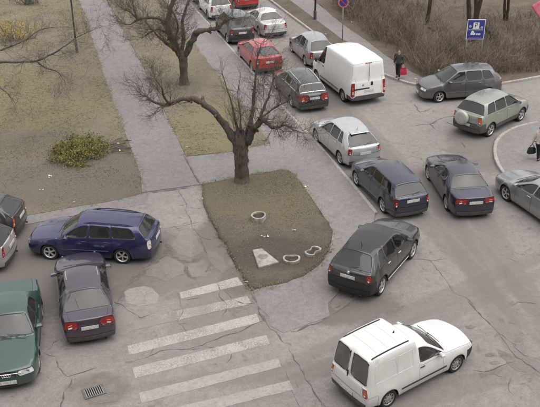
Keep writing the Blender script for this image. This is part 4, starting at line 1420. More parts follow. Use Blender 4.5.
# ------------------------------------------------------------------ vegetation
def bark_mat(name, lo, hi):
    m, nt, b = new_mat(name)
    co = world_pos(nt)
    mp = N(nt, 'ShaderNodeMapping'); nt.links.new(co, mp.inputs[0]); mp.inputs['Scale'].default_value = (14, 14, 2.2)
    a = noise_tex(nt, 1.0, 6, .7, mp.outputs[0], .6)
    d = noise_tex(nt, 2.0, 3, .6, co)
    c = mix(nt, .35, ramp(nt, a, [(.3, lo), (.7, hi)]), ramp(nt, d, [(.3, [x * .8 for x in lo]), (.7, hi)]))
    nt.links.new(c, b.inputs['Base Color'])
    b.inputs['Roughness'].default_value = .95
    b.inputs['Specular IOR Level'].default_value = .2
    bump(nt, b, a, 1.0, .05)
    return m
BARK = bark_mat('bark', (.050, .042, .035), (.185, .160, .134))
BARKD = bark_mat('dark bark', (.040, .032, .026), (.100, .082, .066))
TWIG = plain('twigs', (.108, .090, .073), .95, var=.45, scale=1.3)
TWIGP = plain('pale shoots', (.155, .130, .104), .95, var=.35, scale=1.5)

def wobble(pts, sub, amp, rnd):
    """Catmull-Rom through the points with a little crookedness; pts are (Vector, radius)"""
    out = []
    m = len(pts)
    for i in range(m - 1):
        p0, p1, p2, p3 = pts[max(i - 1, 0)], pts[i], pts[i + 1], pts[min(i + 2, m - 1)]
        for k in range(sub):
            t = k / sub
            q = .5 * ((2 * p1[0]) + (p2[0] - p0[0]) * t + (2 * p0[0] - 5 * p1[0] + 4 * p2[0] - p3[0]) * t * t + (3 * p1[0] - p0[0] - 3 * p2[0] + p3[0]) * t ** 3)
            r = p1[1] + (p2[1] - p1[1]) * t
            if i or k: q = q + Vector((rnd.gauss(0, 1), rnd.gauss(0, 1), rnd.gauss(0, 1))) * amp * r
            out.append((q, r * rnd.uniform(.92, 1.1)))
    out.append(pts[-1])
    return out

def twig(mb, p, d, length, r, depth, rnd, up=.12, mi=0):
    n = 4 if depth else 3
    pts, rs = [p.copy()], [r]
    q, dd = p.copy(), d.normalized()
    kids = []
    for k in range(n):
        dd = (dd + Vector((rnd.gauss(0, .17), rnd.gauss(0, .17), rnd.gauss(0, .14) + up))).normalized()
        q = q + dd * length / n
        pts.append(q.copy()); rs.append(r * (1 - (k + 1) / n * .7))
        if depth and k < n - 1: kids.append((q.copy(), dd.copy(), rs[-1]))
    mb.tube(pts, rs, 4 if r > .012 else 3, mi, False)
    if depth:
        kids.append((q.copy(), dd.copy(), rs[-1]))
        for (a, e, rr) in kids:
            for _ in range(rnd.choice((1, 2, 2))):
                side = Vector((rnd.gauss(0, 1), rnd.gauss(0, 1), rnd.gauss(0, .7)))
                side = (side - e * side.dot(e))
                if side.length < 1e-3: continue
                nd = (e * rnd.uniform(.5, 1.0) + side.normalized() * rnd.uniform(.5, 1.0)).normalized()
                twig(mb, a, nd, length * rnd.uniform(.45, .8), max(rr * .75, .0045), depth - 1, rnd, up, mi)

def make_tree(name, base_px, trunk, limbs, label, seed, bark=BARK, tw=None, y=None, shoots=(), ground_z=0.05, ribs=0):
    """pixels trace the limbs on the upright plane through the trunk's foot; 'dy' bends each limb towards or away"""
    rnd = random.Random(seed)
    b0 = gp(*base_px, ground_z)
    y0 = b0.y if y is None else y
    root = empty(name, (0, 0, 0))
    tp = [(vp(px, py, y0 + dy), r) for px, py, r, dy in trunk]
    tp[0][0].z = -.06 if ground_z < .2 else ground_z - .1
    w = wobble(tp, 4, .05, rnd)
    mb = MB().tube([p for p, r in w], [r * (1.75 if i == 0 else 1.32 if i == 1 else 1.08 if i == 2 else 1) for i, (p, r) in enumerate(w)], 14)
    for v in range(len(mb.v)):   # knobbly surface
        p = Vector(mb.v[v]); k = noise.noise(p * 5.0) * .035 + noise.noise(p * 13) * .018
        c = min(w, key=lambda q: (q[0] - p).length)[0]
        dd = Vector((p.x - c.x, p.y - c.y, 0))
        if dd.length > .02: mb.v[v] = tuple(p + dd.normalized() * k)
    mb.build('trunk', bark, root, True)
    for k in range(ribs):
        a = 2 * math.pi * k / ribs + .4
        rr = [(p + Vector((math.cos(a + .12 * i), math.sin(a + .12 * i), 0)) * r * .80, r * rnd.uniform(.20, .30)) for i, (p, r) in enumerate(w[:-2])]
        MB().tube([p for p, r in rr], [r for p, r in rr], 7).build('bark_rib', bark, root, True)
    tmb = MB()
    for lm in limbs:
        pts = [(vp(px, py, y0 + dy), r) for px, py, r, dy in lm['p']]
        w = wobble(pts, 4, .20, rnd)
        mb = MB().tube([p for p, r in w], [r * rnd.uniform(.86, 1.12) for p, r in w], 9 if pts[0][1] > .06 else 6)
        for i in range(2, len(w) - 1):      # cut stubs and knots left by pruning
            if w[i][1] > .045 and rnd.random() < .45:
                sd = Vector((rnd.gauss(0, 1), rnd.gauss(0, 1), rnd.gauss(.4, .8))).normalized()
                rr = w[i][1]
                mb.tube([w[i][0], w[i][0] + sd * rr * 1.3, w[i][0] + sd * rr * rnd.uniform(1.7, 2.6)], [rr * .75, rr * .5, rr * .38], 6)
        for v in range(len(mb.v)):
            p = Vector(mb.v[v]); mb.v[v] = tuple(p + Vector((noise.noise(p * 9), noise.noise(p * 9 + Vector((7, 1, 3))), noise.noise(p * 9 + Vector((2, 8, 5))))) * .02)
        mb.build('limb', bark, root, True)
        t0, dens, ln, depth = lm.get('t0', .3), lm.get('dens', 1.0), lm.get('len', .8), lm.get('depth', 2)
        m = len(w)
        for i in range(int(m * t0), m):
            k = dens if i < m - 1 else dens * 2.5 + 1
            cnt = int(k) + (1 if rnd.random() < k - int(k) else 0)
            d = (w[min(i + 1, m - 1)][0] - w[max(i - 1, 0)][0]).normalized()
            for _ in range(cnt):
                side = Vector((rnd.gauss(0, 1), rnd.gauss(0, .9), rnd.gauss(0, .8) + lm.get('bias', .3)))
                nd = (d * rnd.uniform(.1, .9) + side.normalized()).normalized()
                twig(tmb, w[i][0], nd, ln * rnd.uniform(.6, 1.25), min(lm.get('r', .018), w[i][1] * .6), depth, rnd, lm.get('up', .10))
    for (px, py, dy, n, ln, r, spread) in shoots:
        p = vp(px, py, y0 + dy)
        for _ in range(n):
            d = Vector((rnd.gauss(0, spread), rnd.gauss(0, spread), 1))
            twig(tmb, p + Vector((rnd.gauss(0, .12), rnd.gauss(0, .12), rnd.gauss(0, .1))), d, ln * rnd.uniform(.5, 1.2), r, 1, rnd, .08, 1)
    t = tmb.build('twigs', [tw or TWIG, TWIGP], root)
    t['kind'] = 'stuff'
    tag(root, label, 'tree')
    return root

make_tree('pollarded_tree', (242, 181), [(242, 182, .30, 0), (241.5, 170, .28, 0), (241, 157, .28, 0), (240.5, 145, .31, 0), (240, 137, .33, 0), (239, 131, .20, 0)],
    [dict(p=[(236, 141, .19, 0), (227, 129, .15, -.1), (216, 114.6, .13, -.2), (205, 104, .12, -.3), (192, 99, .105, -.3), (179, 100.4, .09, -.3), (169, 105, .07, -.2), (156, 103, .05, 0), (147, 97, .03, .1)], t0=.66, dens=.85, len=.9, depth=2, bias=.1, r=.02),
     dict(p=[(170, 104, .06, -.2), (164, 97, .045, -.5), (162, 88, .03, -.7), (156, 80, .018, -.8)], t0=.3, dens=.75, len=.7, depth=2, r=.014),
     dict(p=[(244, 142, .14, .1), (250, 126, .09, .1), (253, 106, .07, .2), (255, 84, .055, .2), (257, 62, .035, .3), (261, 44, .02, .3)], t0=.25, dens=.8, len=1.15, depth=2, r=.011, bias=.4),
     dict(p=[(247, 142, .18, -.1), (252, 131, .15, -.2), (258, 124, .12, -.3), (263, 119, .10, -.4), (269, 125, .075, -.5), (277, 128, .06, -.5), (285, 125, .045, -.5), (294, 130, .03, -.5), (303, 133, .016, -.5)], t0=.4, dens=1.2, len=.7, depth=2, bias=-.1, up=.03, r=.016),
     dict(p=[(258, 124, .09, -.3), (262, 112, .06, -.3), (268, 98, .04, -.3), (272, 84, .025, -.2), (274, 72, .014, -.2)], t0=.3, dens=1.2, len=.8, depth=2, r=.011),
     dict(p=[(256, 126, .05, .3), (266, 114, .035, .5), (278, 106, .025, .6), (290, 100, .014, .7)], t0=.3, dens=1.3, len=.75, depth=2, r=.010),
     dict(p=[(238, 133, .08, .1), (234, 114, .04, .3), (229, 94, .025, .4), (222, 74, .014, .5)], t0=.3, dens=.6, len=.7, depth=1, r=.011),
     dict(p=[(241, 132, .06, -.2), (240, 112, .03, -.2), (238, 92, .02, -.3), (241, 74, .01, -.3)], t0=.3, dens=.5, len=.7, depth=1, r=.010)],
    'thick pollarded bare tree growing on the island bed', 3,
    shoots=[(238, 134, 0, 14, 1.7, .010, .25), (250, 132, -.1, 10, 1.5, .009, .35), (257, 122, -.3, 12, 1.4, .008, .5), (266, 122, -.4, 8, 1.1, .008, .6), (240, 165, -.35, 5, .9, .008, .2), (246, 168, -.35, 5, .9, .008, .2)], ground_z=.1, ribs=8)

make_tree('gnarled_tree', (184, 84), [(184, 85, .26, 0), (184, 75, .22, 0), (183.5, 64, .21, 0), (183, 56, .23, 0), (183, 51, .14, 0)],
    [dict(p=[(184.5, 56, .17, 0), (189, 47, .16, -.2), (193, 38, .15, -.3), (198, 32, .14, -.4), (208, 30, .12, -.5), (217, 28, .095, -.6), (224, 22, .07, -.6), (232, 18, .045, -.6), (241, 19, .02, -.6)], t0=.55, dens=1.0, len=.8, depth=2, r=.018),
     dict(p=[(181, 56, .18, 0), (176, 50, .15, .2), (171, 38, .14, .3), (168, 24, .13, .4), (171, 8, .12, .5), (175, -10, .10, .5), (172, -26, .07, .5)], t0=.15, dens=1.7, len=1.0, depth=2, r=.018),
     dict(p=[(177, 50, .12, -.2), (167, 44, .08, -.5), (158, 36, .055, -.8), (150, 27, .035, -1.0), (143, 19, .018, -1.1)], t0=.25, dens=1.1, len=.8, depth=2, r=.014),
     dict(p=[(168, 25, .10, .4), (157, 18, .075, .3), (146, 18, .06, .2), (137, 20, .05, .1), (131, 24, .03, 0), (125, 25, .015, 0)], t0=.3, dens=.75, len=.7, depth=2, r=.014),
     dict(p=[(138, 20, .05, .1), (134, 10, .035, .1), (132, -2, .02, .1), (128, -12, .012, .1)], t0=.2, dens=1.3, len=.7, depth=2, r=.013),
     dict(p=[(138, 20, .045, .1), (130, 12, .03, -.1), (122, 8, .018, -.2), (114, 2, .01, -.2)], t0=.2, dens=1.3, len=.6, depth=2, r=.012),
     dict(p=[(181, 52, .13, .2), (184, 38, .10, .4), (182, 22, .08, .6), (187, 6, .06, .7), (192, -10, .04, .8)], t0=.15, dens=1.3, len=.9, depth=2, r=.016),
     dict(p=[(179, 50, .10, -.4), (176, 38, .07, -.8), (178, 24, .05, -1.1), (172, 10, .03, -1.3)], t0=.15, dens=1.3, len=.85, depth=2, r=.014),
     dict(p=[(171, 36, .07, .3), (160, 30, .05, .6), (150, 32, .035, .8), (142, 38, .016, 1.0)], t0=.2, dens=1.5, len=.8, depth=2, r=.013)],
    'gnarled bare tree with dense crooked twigs on the grass strip', 8, ground_z=.08, ribs=5)

make_tree('bare_tree', (-55, 132), [(-55, 133, .30, 0), (-54, 110, .24, 0), (-52, 88, .20, 0), (-48, 70, .15, 0)],
    [dict(p=[(-50, 84, .12, 0), (-25, 66, .08, -.3), (0, 62, .06, -.5), (20, 62, .052, -.6), (36, 61, .045, -.7), (52, 54, .038, -.8), (66, 45, .030, -.9), (78, 37, .022, -1.0), (90, 31, .014, -1.0), (101, 27, .008, -1.0)], t0=.35, dens=1.0, len=.9, depth=2, up=-.02, bias=0, r=.015),
     dict(p=[(-48, 74, .09, .2), (-25, 60, .05, .3), (-5, 52, .038, .4), (12, 46, .028, .5), (26, 40, .025, .5), (36, 38, .012, .5)], t0=.4, dens=.9, len=.8, depth=2, r=.013),
     dict(p=[(36, 61, .04, -.7), (46, 68, .03, -.9), (58, 72, .02, -1.0), (66, 84, .01, -1.1)], t0=.2, dens=1.0, len=.8, depth=2, up=-.12, r=.011),
     dict(p=[(-20, 66, .06, -.6), (-8, 82, .04, -1.2), (6, 92, .025, -1.6), (16, 104, .012, -1.9)], t0=.4, dens=1.0, len=.9, depth=2, up=-.08, r=.012),
     dict(p=[(26, 40, .03, .5), (40, 30, .02, .6), (58, 27, .014, .7), (72, 28, .008, .7)], t0=.2, dens=.6, len=.8, depth=1, r=.009)],
    'bare tree at the left edge reaching its thin branches over the lawn', 21, tw=TWIGP, ground_z=.05)

# trunks standing in the brushwood
def bg_tree(base_px, lean, r, label, seed, h=9.0, stems=1):
    rnd = random.Random(seed)
    b = gp(*base_px, .1)
    root = empty('slender_tree')
    tmb = MB()
    for k in range(stems):
        p = b + Vector((rnd.gauss(0, .18) if k else 0, rnd.gauss(0, .15) if k else 0, -.15))
        d = Vector((lean[0] + (rnd.gauss(0, .22) if k else 0), lean[1] + (rnd.gauss(0, .15) if k else 0), 1)).normalized()
        pts = []
        n = 9
        for i in range(n + 1):
            pts.append((p.copy(), r * (1 - .8 * i / n) * (1.3 if i == 0 else 1)))
            d = (d + Vector((rnd.gauss(0, .06), rnd.gauss(0, .06), .02))).normalized()
            p = p + d * h / n
        w = wobble(pts, 2, .08, rnd)
        MB().tube([q for q, _ in w], [q for _, q in w], 9).build('trunk', BARKD, root, True)
        for i in range(6, len(w)):
            for _ in range(2):
                twig(tmb, w[i][0], Vector((rnd.gauss(0, 1), rnd.gauss(0, 1), .6)), rnd.uniform(.8, 1.8), min(.02, w[i][1] * .5), 2, rnd, .08)
    o = tmb.build('twigs', TWIG, root); o['kind'] = 'stuff'
    return tag(root, label, 'tree')
bg_tree((426, 25), (.10, 0), .13, 'slender dark trunk leaning right above the hedge', 31)
bg_tree((473, 42), (.02, .0), .17, 'forked tree rising behind the blue parking sign', 32, stems=3)
bg_tree((373, 5.5), (0, 0), .40, 'thick dark trunk at the top edge behind the hedge', 33)
bg_tree((505, 20), (-.05, 0), .10, 'thin trunk in the brushwood right of the sign', 34, stems=2)

# fallen log
def log(a, b, r, label, name='fallen_log'):
    p, q = gp(*a, .35), gp(*b, .18)
    rnd = random.Random(3)
    w = wobble([(p, r * .7), ((p + q) / 2 + Vector((0, 0, .08)), r * .9), (q, r)], 6, .15, rnd)
    mb = MB().tube([x for x, _ in w], [x for _, x in w], 8)
    for k in range(5):
        x, rr = w[rnd.randint(1, len(w) - 2)]
        mb.tube([x, x + Vector((rnd.gauss(0, .3), rnd.gauss(0, .3), rnd.uniform(.2, .5)))], [rr * .4, .01], 5)
    return tag(mb.build(name, BARKD, None, True), label, 'log')
log((484, 25), (502, 51), .15, 'dark fallen log lying beside the blue sign')
log((428, 27), (447, 40), .10, 'thin dead branch on the ground behind the grey people carrier')

# brushwood: stems too many to count
def brush(name, regions, label, seed, cols, hts=(.6, 1.4), rad=(.005, .011), kindstuff=True, cat='brushwood'):
    """regions: list of (list of ground points polygon quad, count)"""
    rnd = random.Random(seed)
    mb = MB()
    for quad, cnt, hh in regions:
        q = [gp(x, y, .1) for x, y in quad]
        for _ in range(cnt):
            u, v = rnd.random(), rnd.random()
            p = (q[0] * (1 - u) + q[1] * u) * (1 - v) + (q[3] * (1 - u) + q[2] * u) * v
            if noise.noise(Vector((p.x * .9, p.y * .9, seed))) < -.08 - .3 * rnd.random(): continue
            p.z -= .03
            h = hh * rnd.uniform(.55, 1.2) * (1 + .75 * noise.noise(Vector((p.x * .5, p.y * .5, seed + 4))))
            d = Vector((rnd.gauss(0, .38), rnd.gauss(0, .38), 1)).normalized()
            r = rnd.uniform(*rad)
            pts = [p]
            for k in range(3):
                d = (d + Vector((rnd.gauss(0, .25), rnd.gauss(0, .25), rnd.gauss(-.05, .15)))).normalized()
                pts.append(pts[-1] + d * h / 3)
            mi = rnd.randrange(len(cols))
            mb.tube(pts, [r, r * .9, r * .65, r * .35], 3, mi, False)
            for k in (1, 2, 2, 3):
                dd = (d + Vector((rnd.gauss(0, .8), rnd.gauss(0, .8), rnd.gauss(.1, .5)))).normalized()
                mb.tube([pts[k], pts[k] + dd * h * rnd.uniform(.2, .4)], [r * .6, r * .25], 3, mi, False)
    o = mb.build(name, cols)
    return tag(o, label, cat, kind='stuff')
B1 = plain('brush brown', (.178, .137, .104), .95, var=.35, scale=.8)
B2 = plain('brush grey', (.212, .170, .132), .95, var=.3, scale=.8)
B3 = plain('brush dark', (.088, .067, .052), .95, var=.35, scale=.8)
B4 = plain('brush straw', (.255, .207, .150), .95, var=.3, scale=.8)
brush('brushwood', [
    ([(330, 6), (428, 80), (452, 62), (352, -14)], 3600, 1.25),
    ([(425, 80), (560, 71), (570, 48), (440, 58)], 3600, 1.0),
    ([(352, -14), (452, 62), (470, 40), (375, -25)], 1500, .7),
    ([(450, 58), (580, 46), (590, 8), (470, 20)], 2200, .75),
    ([(400, 15), (470, 20), (480, -20), (390, -20)], 500, .55)],
    'tangle of bare brown brushwood behind the far pavement', 41, [B1, B2, B3, B4])

# grass: short tufts spread over the lawns
def grass_mat():
    m, nt, b = new_mat('winter grass')
    co = world_pos(nt)
    a = noise_tex(nt, .45, 5, .6, co); d = noise_tex(nt, 9, 3, .6, co)
    c = mix(nt, .5, ramp(nt, a, [(.32, (.185, .160, .118)), (.5, (.218, .195, .130)), (.68, (.225, .208, .124))]), ramp(nt, d, [(.3, (.125, .108, .066)), (.7, (.285, .258, .150))]))
    nt.links.new(c, b.inputs['Base Color']); b.inputs['Roughness'].default_value = .9
    b.inputs['Specular IOR Level'].default_value = .2
    return m
GRASS = grass_mat()
def pip(p, poly):
    c = False
    j = len(poly) - 1
    for i in range(len(poly)):
        a, b = poly[i], poly[j]
        if (a.y > p[1]) != (b.y > p[1]) and p[0] < (b.x - a.x) * (p[1] - a.y) / (b.y - a.y) + a.x: c = not c
        j = i
    return c
def grass(poly, n, z, label, seed, hgt=.05, dens=lambda p: 1.0, yr=(0, 75), xr_=(-40, 40), name='grass'):
    rnd = random.Random(seed)
    x0, x1 = max(xr_[0], min(p.x for p in poly)), min(xr_[1], max(p.x for p in poly))
    y0, y1 = max(yr[0], min(p.y for p in poly)), min(yr[1], max(p.y for p in poly))
    vs, fs = [], []
    k = 0
    tries = 0
    while k < n and tries < n * 6:
        tries += 1
        x, y = rnd.uniform(x0, x1), y0 + (y1 - y0) * rnd.random() ** 1.25
        if not pip((x, y), poly): continue
        if noise.noise(Vector((x * .55, y * .55, seed))) * .8 + .36 < rnd.random() * 1.1 or rnd.random() > dens((x, y)): continue
        k += 1
        zz = z(x, y) if callable(z) else z
        for _ in range(3):
            a = rnd.uniform(0, 6.28); w = rnd.uniform(.007, .016); h = hgt * rnd.uniform(.3, .8)
            bx, by = x + rnd.gauss(0, .03), y + rnd.gauss(0, .03)
            l = rnd.uniform(1.2, 3.0) * h
            b = len(vs)
            vs += [(bx - math.sin(a) * w, by + math.cos(a) * w, zz - .01), (bx + math.sin(a) * w, by - math.cos(a) * w, zz - .01), (bx + math.cos(a) * l, by + math.sin(a) * l, zz + h)]
            A, B, T = (Vector(q) for q in vs[-3:])
            fs.append((b, b + 1, b + 2) if (B - A).cross(T - A).z > 0 else (b + 1, b, b + 2))
    me = mesh_from(name, vs, fs, GRASS)
    o = link(name, me)
    return tag(o, label, 'grass', kind='stuff')
grass(lawnL, 42000, .045, 'thin yellowed winter grass on the big lawn', 1, .06, xr_=(-24, 0), yr=(24, 70), dens=lambda p: max(.12, min(1, (p[1] - 27) / 10)))
grass(strip2, 16000, .085, 'thin yellowed grass on the strip along the pavement', 2, .05, yr=(34, 70))
def island_z(x, y):
    h = ISL_BVH.ray_cast(Vector((x, y, 5)), Vector((0, 0, -1)))
    return h[0].z if h[0] is not None else .08
_im = island_o.data
ISL_BVH = BVHTree.FromPolygons([v.co for v in _im.vertices], [tuple(p.vertices) for p in _im.polygons])
isl_w = [gp(x, y, .06) for x, y in isl]
yy1, yy0 = gp(245, 172).y, gp(270, 240).y
grass(isl_w, 6500, island_z, 'patchy green grass on the upper half of the island bed', 5, .045, dens=lambda p: max(.03, min(1, (p[1] - yy0) / (yy1 - yy0) * 1.3)))

def grass_edge(lines, n, label, seed):
    rnd = random.Random(seed)
    vs, fs = [], []
    for line, z, sp in lines:
        for a, b in zip(line, line[1:]):
            for _ in range(int((b - a).length * n)):
                p = a.lerp(b, rnd.random())
                if p.y > 72 or noise.noise(Vector((p.x * .8, p.y * .8, seed))) < -.1: continue
                x, y = p.x + rnd.gauss(0, sp), p.y + rnd.gauss(0, sp)
                for _ in range(4):
                    an = rnd.uniform(0, 6.28); w = rnd.uniform(.006, .014); h = rnd.uniform(.015, .04); l = h * rnd.uniform(1.2, 3.0)
                    bx, by = x + rnd.gauss(0, .025), y + rnd.gauss(0, .025)
                    k = len(vs)
                    vs += [(bx - math.sin(an) * w, by + math.cos(an) * w, z - .02), (bx + math.sin(an) * w, by - math.cos(an) * w, z - .02), (bx + math.cos(an) * l, by + math.sin(an) * l, z + h)]
                    A, B, T = (Vector(q) for q in vs[-3:])
                    fs.append((k, k + 1, k + 2) if (B - A).cross(T - A).z > 0 else (k + 1, k, k + 2))
    me = mesh_from('grass', vs, fs, GRASS)
    tag(link('grass', me), label, 'grass', kind='stuff')
grass_edge([(paL, .045, .10), (gsL, .06, .09), (gsR[:4], .09, .07), ([gp(186, 156, .06), gp(232, 152, .08), gp(270, 143, .09)], .07, .08),
            ([gp(26, 215, .04), gp(65, 208, .04), gp(104, 202, .04), gp(141, 193.5, .04)], .04, .10), (isl_w + isl_w[:1], .07, .12)], 26, 'ragged grass fringe along the path edges', 15)

# leafy heap of cut evergreen branches
def leaf_mat(name, lo, hi):
    m, nt, b = new_mat(name)
    oi = world_pos(nt)
    f = noise_tex(nt, 5.0, 4, .7, oi)
    nt.links.new(ramp(nt, f, [(.3, lo), (.7, hi)]), b.inputs['Base Color'])
    b.inputs['Roughness'].default_value = .7
    b.inputs['Specular IOR Level'].default_value = .3
    return m
LEAF = leaf_mat('dull evergreen leaf', (.11, .106, .028), (.25, .225, .070))
LEAFD = leaf_mat('dark evergreen leaf', (.045, .050, .018), (.095, .095, .034))
YEL = leaf_mat('yellow blossom', (.36, .26, .05), (.54, .42, .09))
def leaves(vs, fs, p, n, sp, size, rnd):
    for _ in range(n):
        c = p + Vector((rnd.gauss(0, sp), rnd.gauss(0, sp), rnd.gauss(0, sp * .7)))
        a = Vector((rnd.gauss(0, 1), rnd.gauss(0, 1), rnd.gauss(0, 1))).normalized()
        b = a.orthogonal().normalized()
        l = size * rnd.uniform(.6, 1.4)
        i = len(vs)
        vs += [tuple(c), tuple(c + a * l * .5 + b * l * .3), tuple(c + a * l), tuple(c + a * l * .5 - b * l * .3)]
        fs.append((i, i + 1, i + 2, i + 3))
def heap():
    rnd = random.Random(12)
    root = empty('branch_heap', gp(78, 156, .04))
    c = root.location
    mb = MB()
    lv, lf, dv_, df_ = [], [], [], []
    for k in range(130):
        a = rnd.uniform(0, 6.28); t = rnd.random() ** .6
        x, y = math.cos(a) * t * 1.05, math.sin(a) * t * 1.35 + .2
        z = .06 + (1 - t * t) * .52 * rnd.uniform(.35, 1)
        d = Vector((math.cos(a) * .9 + rnd.gauss(0, .4), math.sin(a) * .8 + rnd.gauss(0, .4), rnd.gauss(.15, .25))).normalized()
        p = Vector((x, y, z)); pts = [p - d * .3]
        for q in range(5):
            pts.append(pts[-1] + d * .14 + Vector((rnd.gauss(0, .03), rnd.gauss(0, .03), rnd.gauss(0, .03))))
        for q in pts: q.z = max(.03, q.z)
        mb.tube(pts, [.012, .011, .010, .008, .006, .004], 4, 0, False)
        for q in pts[1:]:
            if rnd.random() < .8: leaves(lv, lf, q, 11, .085, .075, rnd)
            else: leaves(dv_, df_, q, 11, .09, .075, rnd)
    for k in range(10):
        a = rnd.uniform(-.5, 1.2)
        p = Vector((rnd.uniform(.9, 1.5), rnd.uniform(.2, 1.2), .06)); q = p + Vector((math.cos(a) * .9, math.sin(a) * .7, rnd.uniform(0, .1)))
        mb.tube([p, (p + q) / 2 + Vector((0, 0, .05)), q], [.018, .02, .022], 5, 0)
    mb.build('branches', TWIG, root)
    link('leaves', mesh_from('leaves', lv, lf, LEAF), root)['kind'] = 'stuff'
    link('dark_leaves', mesh_from('dark_leaves', dv_, df_, LEAFD), root)['kind'] = 'stuff'
    cut = MB()
    for p, q in (((1.62, 1.12, .08), (1.70, 1.10, .09)), ((1.86, .25, .04), (1.80, .55, .05))):
        cut.tube([p, q], [.035, .035], 7)
    cut.build('cut_ends', plain('fresh cut wood', (.62, .52, .38), .8), root)
    tag(root, 'low heap of cut evergreen branches lying on the lawn', 'branches')
heap()
def forsythia():
    rnd = random.Random(4)
    b = gp(14, 40, .05)
    root = empty('forsythia_bush', b)
    mb = MB(); fv, ff = [], []
    for k in range(60):
        d = Vector((rnd.gauss(0, .45), rnd.gauss(0, .35), 1)).normalized()
        p = Vector((rnd.gauss(0, .45), rnd.gauss(0, .3), -.05)); pts = [p]
        h = rnd.uniform(.8, 1.9)
        for q in range(6):
            d = (d + Vector((rnd.gauss(0, .12), rnd.gauss(0, .12), -.03))).normalized()
            pts.append(pts[-1] + d * h / 6)
        mb.tube(pts, [.012, .011, .010, .008, .006, .005, .003], 4, 0, False)
        if abs(p.x + .05) > .18:
            for q in pts[2:]: leaves(fv, ff, q, 9, .085, .055, rnd)
    mb.build('stems', TWIG, root)['kind'] = 'stuff'
    link('blossom', mesh_from('blossom', fv, ff, YEL), root)['kind'] = 'stuff'
    tag(root, 'yellow flowering bush in the top left corner', 'bush')
forsythia()
def low_shrub():
    rnd = random.Random(9)
    root = empty('green_shrub', gp(30, 4, .05))
    mb = MB(); fv, ff = [], []
    for k in range(40):
        d = Vector((rnd.gauss(0, .5), rnd.gauss(0, .4), 1)).normalized()
        p = Vector((rnd.gauss(0, .35), rnd.gauss(0, .25), -.05)); pts = [p]
        for q in range(4):
            d = (d + Vector((rnd.gauss(0, .15), rnd.gauss(0, .15), 0))).normalized(); pts.append(pts[-1] + d * .22)
        mb.tube(pts, [.01, .009, .008, .006, .004], 4, 0, False)
        for q in pts[1:]: leaves(fv, ff, q, 8, .09, .06, rnd)
    mb.build('stems', TWIG, root)['kind'] = 'stuff'
    link('leaves', mesh_from('leaves', fv, ff, LEAFD), root)['kind'] = 'stuff'
    tag(root, 'small dull green shrub at the top edge near the yellow bush', 'bush')
low_shrub()

# dead leaves and twig crumbs gathered along edges and on the bare soil
def dead_leaves():
    rnd = random.Random(77)
    mb = MB()
    def put(p, n, sp):
        for _ in range(n):
            c = p + Vector((rnd.gauss(0, sp), rnd.gauss(0, sp), rnd.uniform(.012, .03)))
            s = rnd.uniform(.015, .036)
            a = rnd.uniform(0, 6.28)
            u = Vector((math.cos(a), math.sin(a), rnd.gauss(0, .25))) * s; w = Vector((-math.sin(a), math.cos(a), rnd.gauss(0, .25))) * s * .6
            mb.add([c - u, c + w, c + u, c - w], [(0, 1, 2, 3)], rnd.randrange(3))
    def along(line, step, n, sp, z):
        for a, b in zip(line, line[1:]):
            k = max(1, int((b - a).length / step))
            for i in range(k):
                p = a.lerp(b, (i + rnd.random()) / k)
                if p.y < 72: put(Vector((p.x, p.y, z)), rnd.randint(0, n), sp)
    along(isl_w + isl_w[:1], .25, 6, .16, .075)
    along(paL, .4, 6, .18, .05)
    along(gsL, .4, 6, .18, .065)
    along(gsR[:4], .4, 5, .15, .09)
    along([v + Vector((.12, -.04, 0)) for v in kerbL[:-1]], .3, 5, .07, .004)
    along(kerbR[1:14], .3, 5, .12, .115)
    along(kerbC[1:-1], .3, 3, .08, .004)
    for _ in range(420):
        x, y = rnd.uniform(-14, -1), rnd.uniform(27, 62)
        if pip((x, y), lawnL): put(Vector((x, y, .05)), 3, .3)
    for _ in range(120):
        i = rnd.randrange(len(isl_w)); c = sum(isl_w, Vector()) / len(isl_w)
        p = c.lerp(isl_w[i], rnd.random() ** .5)
        put(Vector((p.x, p.y, island_z(p.x, p.y))), 3, .2)
    o = mb.build('dead_leaves', [plain('leaf brown', (.125, .098, .072), .9, var=.4), plain('leaf dark', (.105, .082, .060), .9, var=.4), plain('leaf straw', (.195, .165, .120), .9, var=.3)])
    tag(o, 'brown dead leaves scattered along the grass edges', 'leaves', kind='stuff')
dead_leaves()

# ------------------------------------------------------------------ street furniture
STEEL = plain('galvanised steel', (.30, .29, .275), .5, .5, .2)
POLE_D = plain('dark painted pole', (.055, .052, .050), .6, .1, .25)
SIGN_BLUE = plain('sign blue', (.035, .045, .24), .5, 0, .12)
SIGN_RED = plain('sign red', (.46, .055, .07), .5, 0, .15)
SIGN_W = plain('sign white', (.72, .71, .70), .5, 0, .08)
SIGN_DK = plain('sign black', (.03, .03, .035), .5)

def text_mesh(txt, size, mat, extrude=.002):
    cu = bpy.data.curves.new('t', 'FONT'); cu.body = txt; cu.size = size; cu.extrude = extrude
    cu.align_x = 'CENTER'; cu.align_y = 'CENTER'
    ob = bpy.data.objects.new('t', cu); C.objects.link(ob)
    dg = bpy.context.evaluated_depsgraph_get()
    me = bpy.data.meshes.new_from_object(ob.evaluated_get(dg))
    me.materials.clear(); me.materials.append(mat)
    bpy.data.objects.remove(ob); bpy.data.curves.remove(cu)
    return me

